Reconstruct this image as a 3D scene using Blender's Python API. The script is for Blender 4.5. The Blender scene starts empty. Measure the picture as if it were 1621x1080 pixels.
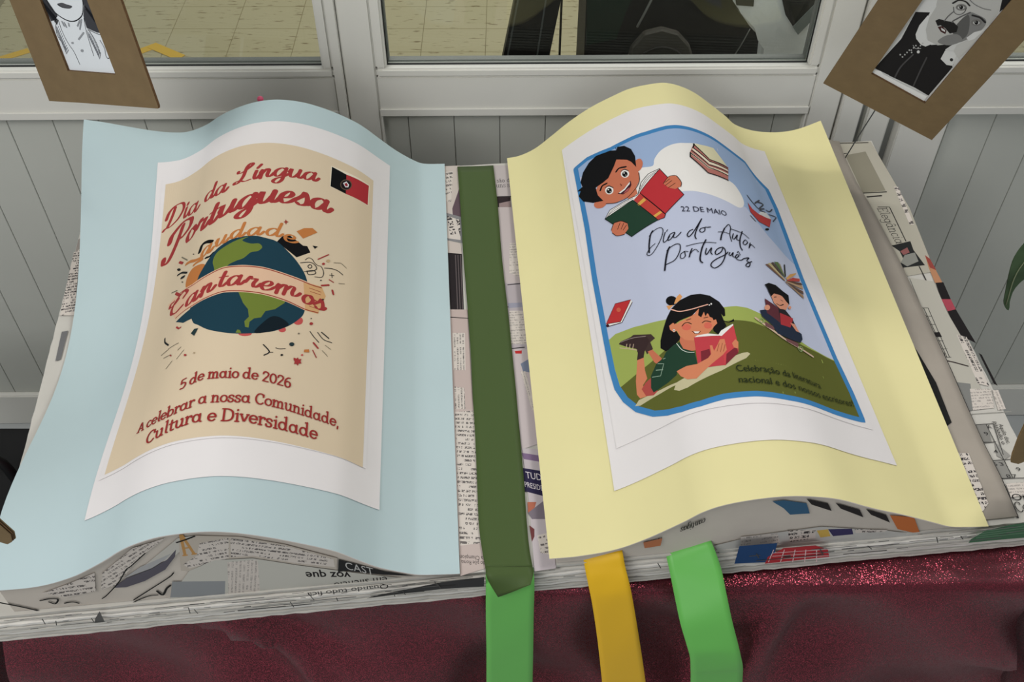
import bpy, bmesh, math, random
import numpy as np
from mathutils import Vector, Matrix
from mathutils.geometry import tessellate_polygon
random.seed(4); rng=np.random.RandomState(7)
SC=bpy.context.scene; COL=SC.collection
# ---------------------------------------------------------------- camera, world, lights, exposure
cd=bpy.data.cameras.new('camera'); cam=bpy.data.objects.new('camera',cd); COL.objects.link(cam)
cd.sensor_width=36; cd.lens=1620/1621*36; cd.clip_start=.02
cam.location=(0,0,1.68); cam.rotation_euler=(math.radians(90-46.82),0,0); SC.camera=cam
w=bpy.data.worlds.new('room_light'); SC.world=w; w.use_nodes=True
w.node_tree.nodes['Background'].inputs[0].default_value=(.93,.97,1,1); w.node_tree.nodes['Background'].inputs[1].default_value=.22
def area(name,loc,target,size,power,col):
    l=bpy.data.lights.new(name,'AREA'); l.shape='RECTANGLE'; l.size,l.size_y=size; l.energy=power; l.color=col
    o=bpy.data.objects.new(name,l); COL.objects.link(o); o.location=loc
    o.rotation_euler=(Vector(target)-Vector(loc)).to_track_quat('-Z','Y').to_euler(); return o
area('ceiling_light_panel',(-1.35,-.1,2.4),(0.1,.8,.8),(1.0,.8),24,(1,.98,.95))
area('ceiling_light_panel.001',(1.3,.7,2.7),(.9,1.35,.7),(.8,.6),11,(1,.99,.97))
area('ceiling_light_panel.002',(0,4.8,2.6),(0,2.6,0),(2.4,1.0),34,(1,.96,.86))
area('window_daylight',(-.5,-2.6,2.1),(0.2,.5,.75),(2.2,1.2),26,(.97,.99,1))  # added fill behind the camera, lifts the cloth edge and ribbon tails
area('ceiling_light_panel.003',(.9,1.5,2.5),(.45,1.72,.6),(.5,.5),20,(1,.97,.92))  # added fill, brightens the pale cloth behind the glass
SC.view_settings.view_transform='Standard'; SC.view_settings.look='None'; SC.view_settings.exposure=-.08; SC.view_settings.gamma=1
SC.view_settings.use_curve_mapping=False
# ---------------------------------------------------------------- helpers

PHI=math.radians(5.8)
ORG=np.array([-0.05104555,0.5185102,0.752])   # book frame origin on the table
E1=np.array([math.cos(PHI),math.sin(PHI),0.]);E2=np.array([-math.sin(PHI),math.cos(PHI),0.])
def catmull(P,k=6,closed=False):
    P=np.asarray(P,float)
    if len(P)<3 and not closed: return P
    Q=np.vstack([P[-1],P,P[0],P[1]]) if closed else np.vstack([2*P[0]-P[1],P,2*P[-1]-P[-2]])
    out=[]
    for i in range(1,len(Q)-2):
        a,b,c,d=Q[i-1],Q[i],Q[i+1],Q[i+2]
        for t in np.arange(k)/k:
            out.append(.5*((2*b)+(c-a)*t+(2*a-5*b+4*c-d)*t*t+(3*b-a-3*c+d)*t**3))
    if not closed: out.append(P[-1])
    return np.array(out)
def resample(P,n):
    s=np.r_[0,np.cumsum(np.linalg.norm(np.diff(P,axis=0),axis=1))]
    t=np.linspace(0,s[-1],n)
    return np.stack([np.interp(t,s,P[:,k]) for k in range(P.shape[1])],1)
# page outlines, metres in the book's own frame: (x, height above cover) at the back edge and at the front edge
BACK_Y=.6575;TOP=.040
BLUE_B=[(-.445,.110),(-.421,.104),(-.395,.096),(-.364,.087),(-.338,.082),(-.316,.082),(-.291,.091),(-.27,.104),(-.245,.115),(-.219,.122),(-.192,.1235),(-.163,.118),(-.138,.108),(-.113,.094),(-.088,.076),(-.063,.050),(-.042,.029),(-.019,.011),(-.005,.005),(.022,.003)]
BLUE_F=[(-.433,.047),(-.421,.046),(-.395,.046),(-.374,.050),(-.351,.059),(-.333,.070),(-.316,.082),(-.302,.093),(-.287,.102),(-.266,.110),(-.246,.113),(-.23,.1135),(-.214,.112),(-.193,.106),(-.168,.095),(-.144,.082),(-.121,.068),(-.109,.059),(-.094,.044),(-.075,.027),(-.047,.011),(-.035,.007),(-.012,.004),(0,.003)]
YEL_B=[(.111,.006),(.129,.009),(.151,.02),(.174,.04),(.197,.061),(.225,.082),(.254,.098),(.281,.110),(.316,.1155),(.333,.114),(.352,.107),(.371,.096),(.391,.08),(.419,.056),(.436,.040),(.463,.028),(.491,.023),(.516,.023),(.537,.028),(.561,.038)]
YEL_F=[(.088,.016),(.117,.016),(.152,.022),(.182,.037),(.214,.06),(.232,.075),(.252,.084),(.281,.089),(.311,.0895),(.337,.085),(.365,.076),(.402,.056),(.438,.039),(.472,.021),(.493,.010),(.51,.006),(.537,.003)]
NU,NV=121,41
def sheet(B,F,dev=False,yf=0.):
    b=resample(catmull(B),NU);f=resample(catmull(F),NU)
    u=np.linspace(0,1,NU);G=np.zeros((NV,NU,3))
    vk=np.array([0,.24,.44,.70,1.]);dk=np.array([0,-.055,-.078,-.037,0])
    co=np.polyfit(vk,dk,4)
    w=np.where(u<.45,.5+.5*np.cos(np.pi*u/.45),0)
    for i,v in enumerate(np.linspace(0,1,NV)):
        c=b*(1-v)+f*v
        G[i,:,0]=c[:,0];G[i,:,1]=BACK_Y*(1-v)+yf*v;G[i,:,2]=c[:,1]+TOP
        if dev: G[i,:,2]+=np.polyval(co,v)*w
    return G
def normals(G):
    du=np.gradient(G,axis=1);dv=np.gradient(G,axis=0)
    n=np.cross(dv,du);n=n/np.linalg.norm(n,axis=2,keepdims=True)
    if n[...,2].mean()<0:n=-n
    return n
def samp(G,uv):
    uv=np.atleast_2d(uv);x=np.clip(uv[:,0],0,1)*(NU-1);y=np.clip(uv[:,1],0,1)*(NV-1)
    i=np.minimum(x.astype(int),NU-2);j=np.minimum(y.astype(int),NV-2);a=(x-i)[:,None];b=(y-j)[:,None]
    return G[j,i]*(1-a)*(1-b)+G[j,i+1]*a*(1-b)+G[j+1,i]*(1-a)*b+G[j+1,i+1]*a*b
def bil(c,ab):
    ab=np.atleast_2d(ab);a=ab[:,:1];b=ab[:,1:];c=np.asarray(c,float)
    return c[0]*(1-a)*(1-b)+c[1]*a*(1-b)+c[2]*a*b+c[3]*(1-a)*b
POSTER={'L':([[0.1847,0.0805],[0.8361,0.0663],[0.8271,0.9035],[0.182,0.9169]],0.3245,0.555),'R':([[0.1681,0.069],[0.8144,0.0747],[0.8197,0.9025],[0.152,0.9024]],0.3284,0.5466),'Li':([[0.1996,0.1256],[0.8036,0.1284],[0.7889,0.8399],[0.1955,0.8469]],0.302,0.4747),'Ri':([[0.1755,0.1116],[0.7956,0.1105],[0.7899,0.8373],[0.1735,0.8296]],0.3092,0.4753)}
ART_L=[('P','beige_print','',(212,193,165),0,[129,375,2975,555,3008,5125,129,5041]),
('P','flag_print','',(225,215,195),0,[2367,686,2916,699,2912,1120,2369,1096]),
('P','flag_print','',(10,14,16),0,[2377,699,2574,740,2583,1117,2379,1084]),
('P','flag_print','',(172,48,54),0,[2574,740,2907,718,2902,1109,2583,1117]),
('P','flag_print','',(90,75,60),0,[2656,892,2652,936,2636,980,2612,1018,2582,1044,2553,1054,2527,1046,2509,1022,2501,986,2505,944,2520,901,2543,863,2573,838,2603,827,2630,833,2648,856]),
('P','flag_print','',(30,18,24),0,[2644,900,2640,936,2627,973,2606,1005,2582,1026,2557,1034,2535,1028,2520,1009,2513,979,2516,944,2529,908,2549,877,2573,856,2599,847,2621,852,2637,870]),
('P','flag_print','',(215,215,215),0,[2536,932,2581,874,2618,916,2610,973,2571,996]),
('P','flag_print','',(150,40,50),0,[2555,936,2582,901,2603,930,2596,960,2573,974]),
('T','title_print','',(160,54,54),'script','Dia',[-22,-171],[154,1136,296,1109,444,1136,612,1215,745,1280]),
('T','title_print','',(160,54,54),'script','da',[-21,-161],[845,1247,1001,1280,1165,1297]),
('T','title_print','',(160,54,54),'script','Língua',[-11,-163],[1245,1218,1457,1188,1681,1140,1841,1115,1953,1111,2229,1085]),
('T','title_print','',(160,54,54),'scriptb','P',[-41,-250],[219,1581,621,1737]),
('T','title_print','',(160,54,54),'scriptb','ortuguesa',[-17,-216],[606,1709,847,1787,1032,1793,1168,1756,1400,1707,1626,1640,1904,1598,2045,1590,2267,1590,2419,1598]),
('S','globe_print','',(14,14,18),1,504,[906,2202,928,2100,994,2100,1067,2149]),
('S','globe_print','',(14,14,18),1,329,[1020,2397,1074,2405,1115,2370]),
('P','globe_print','',(190,118,62),1,[783,2682,759,2509,827,2412,954,2450,1027,2516,1022,2591,932,2734]),
('P','globe_print','',(190,80,78),0,[1673,3741,1670,3757,1656,3770,1634,3780,1608,3784,1581,3782,1558,3773,1541,3760,1534,3744,1538,3729,1552,3716,1574,3708,1600,3704,1627,3707,1651,3714,1667,3726]),
('P','globe_print','',(190,80,78),0,[2194,3446,2191,3470,2181,3494,2164,3512,2144,3523,2124,3525,2105,3517,2092,3501,2087,3479,2089,3454,2099,3431,2115,3412,2136,3401,2156,3400,2175,3407,2188,3423]),
('P','globe_print','',(190,80,78),0,[2020,3625,2018,3641,2010,3656,1998,3668,1983,3675,1968,3675,1954,3669,1945,3658,1941,3644,1942,3628,1950,3613,1962,3601,1977,3595,1992,3594,2006,3600,2015,3611]),
('P','globe_print','',(14,14,18),0,[1817,2300,1868,2200,1930,2139,2001,2195,2115,2280,2163,2269,2206,2361,2055,2497]),
('P','globe_print','',(26,60,74),1,[953,2708,998,2576,1121,2360,1263,2258,1370,2225,1490,2214,1596,2221,1689,2249,1822,2294,1949,2424,2067,2567,2175,2756,2228,3008,2201,3299,2156,3423,2028,3580,1849,3697,1611,3747,1427,3729,1227,3641,1079,3505,988,3385,911,3042]),
('P','globe_print','',(108,124,50),1,[1157,2654,1125,2522,1157,2402,1256,2330,1388,2261,1505,2227,1440,2282,1537,2348,1628,2349,1668,2411,1625,2476,1551,2497,1482,2585,1395,2622,1309,2685,1284,2851,1192,2815]),
('P','globe_print','',(108,124,50),0,[1443,3035,1981,3134,1975,3242,1881,3358,1784,3403,1746,3502,1676,3524,1634,3577,1632,3660,1596,3651,1581,3569,1621,3503,1602,3392,1542,3296]),
('P','globe_print','',(16,30,38),1,[1694,3728,1778,3563,1866,3464,1966,3476,2041,3563,1848,3693]),
('P','globe_print','',(108,124,50),0,[1506,3731,1521,3687,1548,3697,1565,3742]),
('P','globe_print','',(26,60,74),0,[717,3179,857,3170,1097,3137,982,3348,859,3324]),
('P','banner_print','',(218,180,150),0,[455,2611,676,2643,880,2724,1069,2715,1263,2681,1474,2697,1706,2730,1967,2793,2238,2851,2370,2856,2351,3289,2200,3286,1999,3222,1742,3163,1490,3128,1310,3105,1124,3123,950,3143,695,3115]),
('P','banner_print','',(205,160,110),0,[2158,2868,2370,2856,2427,2985,2351,3289,2206,3284]),
('S','banner_print','',(150,58,45),1,145,[680,2661,884,2746,1072,2738,1266,2703,1476,2718,1707,2750,1969,2813,2239,2871,2367,2876]),
('S','banner_print','',(150,58,45),1,140,[2354,3270,2199,3268,1998,3205,1740,3145,1489,3110,1308,3086,1121,3104,946,3122,699,3096]),
('S','banner_print','',(150,58,45),1,82,[2230,2932,2368,2944]),
('S','banner_print','',(150,58,45),1,81,[2247,2981,2364,2988]),
('S','banner_print','',(150,58,45),1,80,[2248,3207,2357,3216]),
('T','banner_print','',(160,54,54),'scriptb','C',[-32,-169],[522,2886,824,3069]),
('T','banner_print','',(160,54,54),'scriptb','a',[-23,-156],[851,3063,1026,3076]),
('T','banner_print','',(160,54,54),'scriptb','n',[-18,-148],[1046,3050,1210,3024]),
('T','banner_print','',(160,54,54),'scriptb','ta',[-14,-150],[1243,2997,1530,3024]),
('T','banner_print','',(160,54,54),'scriptb','r',[-12,-147],[1539,3044,1702,3069]),
('T','banner_print','',(160,54,54),'scriptb','e',[-12,-145],[1711,3087,1854,3095]),
('T','banner_print','',(160,54,54),'scriptb','m',[-10,-144],[1869,3111,2135,3118]),
('T','banner_print','',(160,54,54),'scriptb','os',[-9,-148],[2174,3173,2435,3233]),
('T','greeting_print','',(190,118,62),'script','a',[-19,-153],[951,2347,1102,2338]),
('T','greeting_print','',(190,118,62),'script','u',[-15,-136],[1128,2289,1279,2263]),
('T','greeting_print','',(190,118,62),'script','d',[-13,-139],[1305,2229,1463,2221]),
('T','greeting_print','',(190,118,62),'script','a',[-11,-136],[1497,2215,1665,2208]),
('T','greeting_print','',(190,118,62),'script','d',[-10,-134],[1700,2205,1877,2218]),
('T','greeting_print','',(190,118,62),'script','e',[-9,-132],[1901,2255,2048,2300]),
('S','greeting_print','',(190,118,62),1,390,[685,2175,765,2222,854,2298,929,2334,971,2388,901,2368,848,2368]),
('P','confetti_print','',(190,118,62),0,[2025,2066,2109,1980,2204,1942,2267,1994,2107,2163]),
('P','confetti_print','',(14,14,18),0,[2223,2239,2286,2229,2254,2282]),
('P','confetti_print','',(150,60,50),0,[1888,1896,1904,1925,1926,1932,1905,1950,1900,1988,1887,1954,1869,1946,1885,1930]),
('S','confetti_print','',(30,34,36),1,101,[2104,2571,2223,2522,2292,2578,2266,2640,2159,2695]),
('S','confetti_print','',(30,34,36),1,99,[2183,2677,2266,2640,2285,2682,2209,2724,2183,2677]),
('S','confetti_print','',(30,34,36),1,99,[2193,2584,2219,2559,2237,2586,2217,2621,2194,2606,2193,2584]),
('S','confetti_print','',(30,34,36),1,84,[2154,2506,2191,2457,2234,2466,2264,2512,2304,2540,2346,2542,2380,2628,2361,2709,2279,2736]),
('S','confetti_print','',(30,34,36),1,105,[2386,2549,2471,2521,2544,2521,2613,2556]),
('S','confetti_print','',(30,34,36),1,86,[2452,2636,2506,2621]),
('S','confetti_print','',(30,34,36),1,85,[2475,2596,2485,2663]),
('S','confetti_print','',(30,34,36),1,185,[563,3286,590,3380,674,3506]),
('S','confetti_print','',(30,34,36),1,92,[2280,3576,2331,3641,2388,3697]),
('S','confetti_print','',(30,34,36),1,93,[2366,3560,2439,3637,2536,3648]),
('S','confetti_print','',(30,34,36),1,141,[2412,3543,2498,3598]),
('S','confetti_print','',(30,34,36),1,86,[1933,3907,1977,3913,2032,3894]),
('S','confetti_print','',(30,34,36),1,127,[1803,3886,1871,3973,1822,4030]),
('S','confetti_print','',(30,34,36),1,85,[1872,3984,1908,3974]),
('S','confetti_print','',(30,34,36),1,232,[543,2204,627,2257,741,2387]),
('S','confetti_print','',(30,34,36),1,329,[637,2356,697,2401]),
('S','confetti_print','',(120,112,95),0,111,[576,3573,695,3593]),
('S','confetti_print','',(120,112,95),0,89,[692,3582,851,3628]),
('S','confetti_print','',(120,112,95),0,98,[641,3680,763,3735]),
('S','confetti_print','',(120,112,95),0,78,[874,3881,952,3802]),
('S','confetti_print','',(120,112,95),0,104,[864,3744,900,3726]),
('S','confetti_print','',(120,112,95),0,90,[735,3923,808,3867]),
('S','confetti_print','',(120,112,95),0,62,[2464,3713,2528,3748]),
('S','confetti_print','',(120,112,95),0,61,[2435,3799,2500,3859]),
('S','confetti_print','',(120,112,95),0,71,[2494,2412,2581,2377,2652,2425]),
('S','confetti_print','',(120,112,95),0,133,[564,1918,697,2120]),
('S','confetti_print','',(120,112,95),0,70,[2570,2721,2642,2694]),
('S','confetti_print','',(120,112,95),0,132,[492,2445,602,2530]),
('S','confetti_print','',(160,54,54),0,140,[2302,2438,2423,2307]),
('S','confetti_print','',(160,54,54),0,235,[2369,2841,2451,2798]),
('S','confetti_print','',(160,54,54),0,234,[2498,2862,2515,2920]),
('S','confetti_print','',(160,54,54),0,136,[2453,2712,2505,2731]),
('S','confetti_print','',(160,54,54),0,119,[2327,3830,2373,3919]),
('S','confetti_print','',(160,54,54),0,212,[2330,3726,2383,3783]),
('S','confetti_print','',(160,54,54),0,291,[533,1969,605,2067]),
('S','confetti_print','',(160,54,54),0,201,[760,3305,805,3367,834,3374]),
('S','confetti_print','',(160,54,54),0,325,[589,2565,691,2713]),
('P','confetti_print','',(35,55,58),0,[1006,3594,1041,3544,1088,3560,1055,3655]),
('P','confetti_print','',(160,54,54),0,[1004,3908,1003,3913,1000,3916,994,3916,987,3914,980,3908,973,3901,968,3893,966,3886,966,3880,969,3877,975,3877,982,3880,989,3886,996,3893,1001,3900]),
('P','confetti_print','',(160,54,54),0,[783,3766,783,3769,780,3771,775,3769,769,3765,763,3759,757,3751,752,3744,749,3738,750,3734,753,3733,757,3735,764,3739,770,3745,776,3753,781,3760]),
('P','confetti_print','',(190,80,78),0,[2229,3931,2229,3936,2226,3940,2222,3944,2218,3947,2213,3947,2208,3946,2205,3943,2204,3938,2205,3933,2207,3929,2211,3925,2216,3922,2221,3922,2225,3923,2228,3926]),
('P','confetti_print','',(40,56,60),0,[2123,3810,2121,3821,2116,3831,2108,3840,2097,3845,2087,3846,2077,3842,2071,3835,2068,3825,2069,3815,2074,3804,2083,3796,2093,3791,2104,3790,2113,3794,2120,3801]),
('P','confetti_print','',(160,54,54),0,[2307,3453,2306,3461,2302,3469,2296,3476,2288,3480,2280,3481,2273,3479,2268,3474,2266,3467,2267,3459,2271,3450,2277,3444,2285,3439,2293,3438,2300,3440,2305,3445]),
('P','confetti_print','',(120,110,95),0,[2171,3642,2170,3646,2168,3651,2165,3654,2160,3656,2156,3657,2152,3655,2149,3653,2148,3648,2149,3644,2151,3640,2154,3636,2159,3634,2163,3633,2167,3635,2170,3638]),
('P','confetti_print','',(30,30,32),0,[2015,3989,2015,3995,2012,4000,2008,4003,2003,4006,1998,4006,1993,4004,1990,4000,1989,3996,1989,3990,1992,3985,1996,3982,2001,3979,2006,3979,2011,3981,2014,3985]),
('P','confetti_print','',(30,30,32),0,[589,2161,588,2168,581,2168,570,2160,556,2145,540,2126,527,2106,516,2087,511,2073,512,2065,519,2066,530,2074,545,2088,560,2107,574,2127,584,2146]),
('P','confetti_print','',(30,30,32),0,[2288,3382,2288,3386,2286,3389,2284,3391,2281,3393,2278,3393,2275,3393,2273,3391,2272,3388,2273,3385,2274,3382,2277,3379,2280,3377,2283,3377,2285,3378,2287,3380]),
('P','confetti_print','',(60,50,46),0,[822,2157,821,2160,819,2160,815,2158,810,2153,804,2147,799,2139,795,2133,794,2127,794,2124,796,2124,801,2126,806,2131,811,2137,816,2144,820,2151]),
('P','confetti_print','',(160,54,54),0,[2387,2480,2386,2488,2382,2496,2377,2502,2370,2507,2363,2508,2357,2507,2352,2502,2351,2496,2352,2488,2355,2481,2361,2474,2367,2470,2374,2468,2381,2470,2385,2474]),
('P','confetti_print','',(190,160,120),0,[2444,2406,2443,2415,2439,2425,2432,2433,2423,2439,2414,2441,2407,2439,2401,2434,2399,2426,2400,2417,2405,2407,2412,2399,2420,2393,2429,2391,2437,2393,2442,2398]),
('P','confetti_print','',(60,50,46),0,[698,2497,698,2500,695,2500,691,2497,685,2491,678,2483,673,2474,668,2466,666,2461,667,2458,669,2458,674,2461,680,2467,686,2475,692,2483,696,2491]),
('P','confetti_print','',(170,150,120),0,[1106,3926,1105,3930,1103,3932,1100,3933,1095,3932,1090,3929,1085,3925,1082,3920,1080,3915,1081,3911,1083,3908,1087,3907,1091,3909,1096,3911,1101,3916,1104,3921]),
('P','confetti_print','',(60,60,60),0,[2364,2761,2363,2765,2361,2769,2358,2772,2355,2774,2351,2775,2348,2774,2346,2772,2345,2768,2345,2764,2347,2760,2350,2757,2354,2755,2357,2754,2361,2755,2363,2757]),
('P','confetti_print','',(60,50,46),0,[2408,3048,2407,3053,2405,3057,2401,3062,2396,3064,2392,3065,2388,3064,2385,3062,2383,3057,2384,3052,2387,3047,2390,3043,2395,3040,2400,3039,2404,3040,2407,3043]),
('P','confetti_print','',(190,118,62),0,[2233,3854,2284,3834,2293,3874,2233,3890]),
('P','confetti_print','',(160,54,54),0,[2128,3999,2160,4002,2174,3981,2183,4006,2213,3991,2207,4029,2218,4055,2190,4058,2182,4092,2163,4074,2138,4084,2144,4047,2130,4026]),
('T','date_print','',(150,46,44),'slab','5 de maio de 2026',[-9,-95],[1003,4394,1115,4370,1233,4342,1410,4352,1569,4364,1765,4371,1911,4389,2117,4411]),
('T','slogan_print','',(150,46,44),'slab','A celebrar a nossa Comunidade,',[-10,-96],[494,4685,632,4706,892,4718,1127,4687,1267,4659,1492,4672,1699,4676,1907,4684,2123,4703,2354,4732,2666,4760]),
('T','slogan_print','',(150,46,44),'slab','Cultura e Diversidade',[-11,-109],[696,4961,916,4932,1098,4902,1210,4888,1353,4897,1569,4915,1791,4926,2000,4950,2219,4964,2447,4983])]
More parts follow.
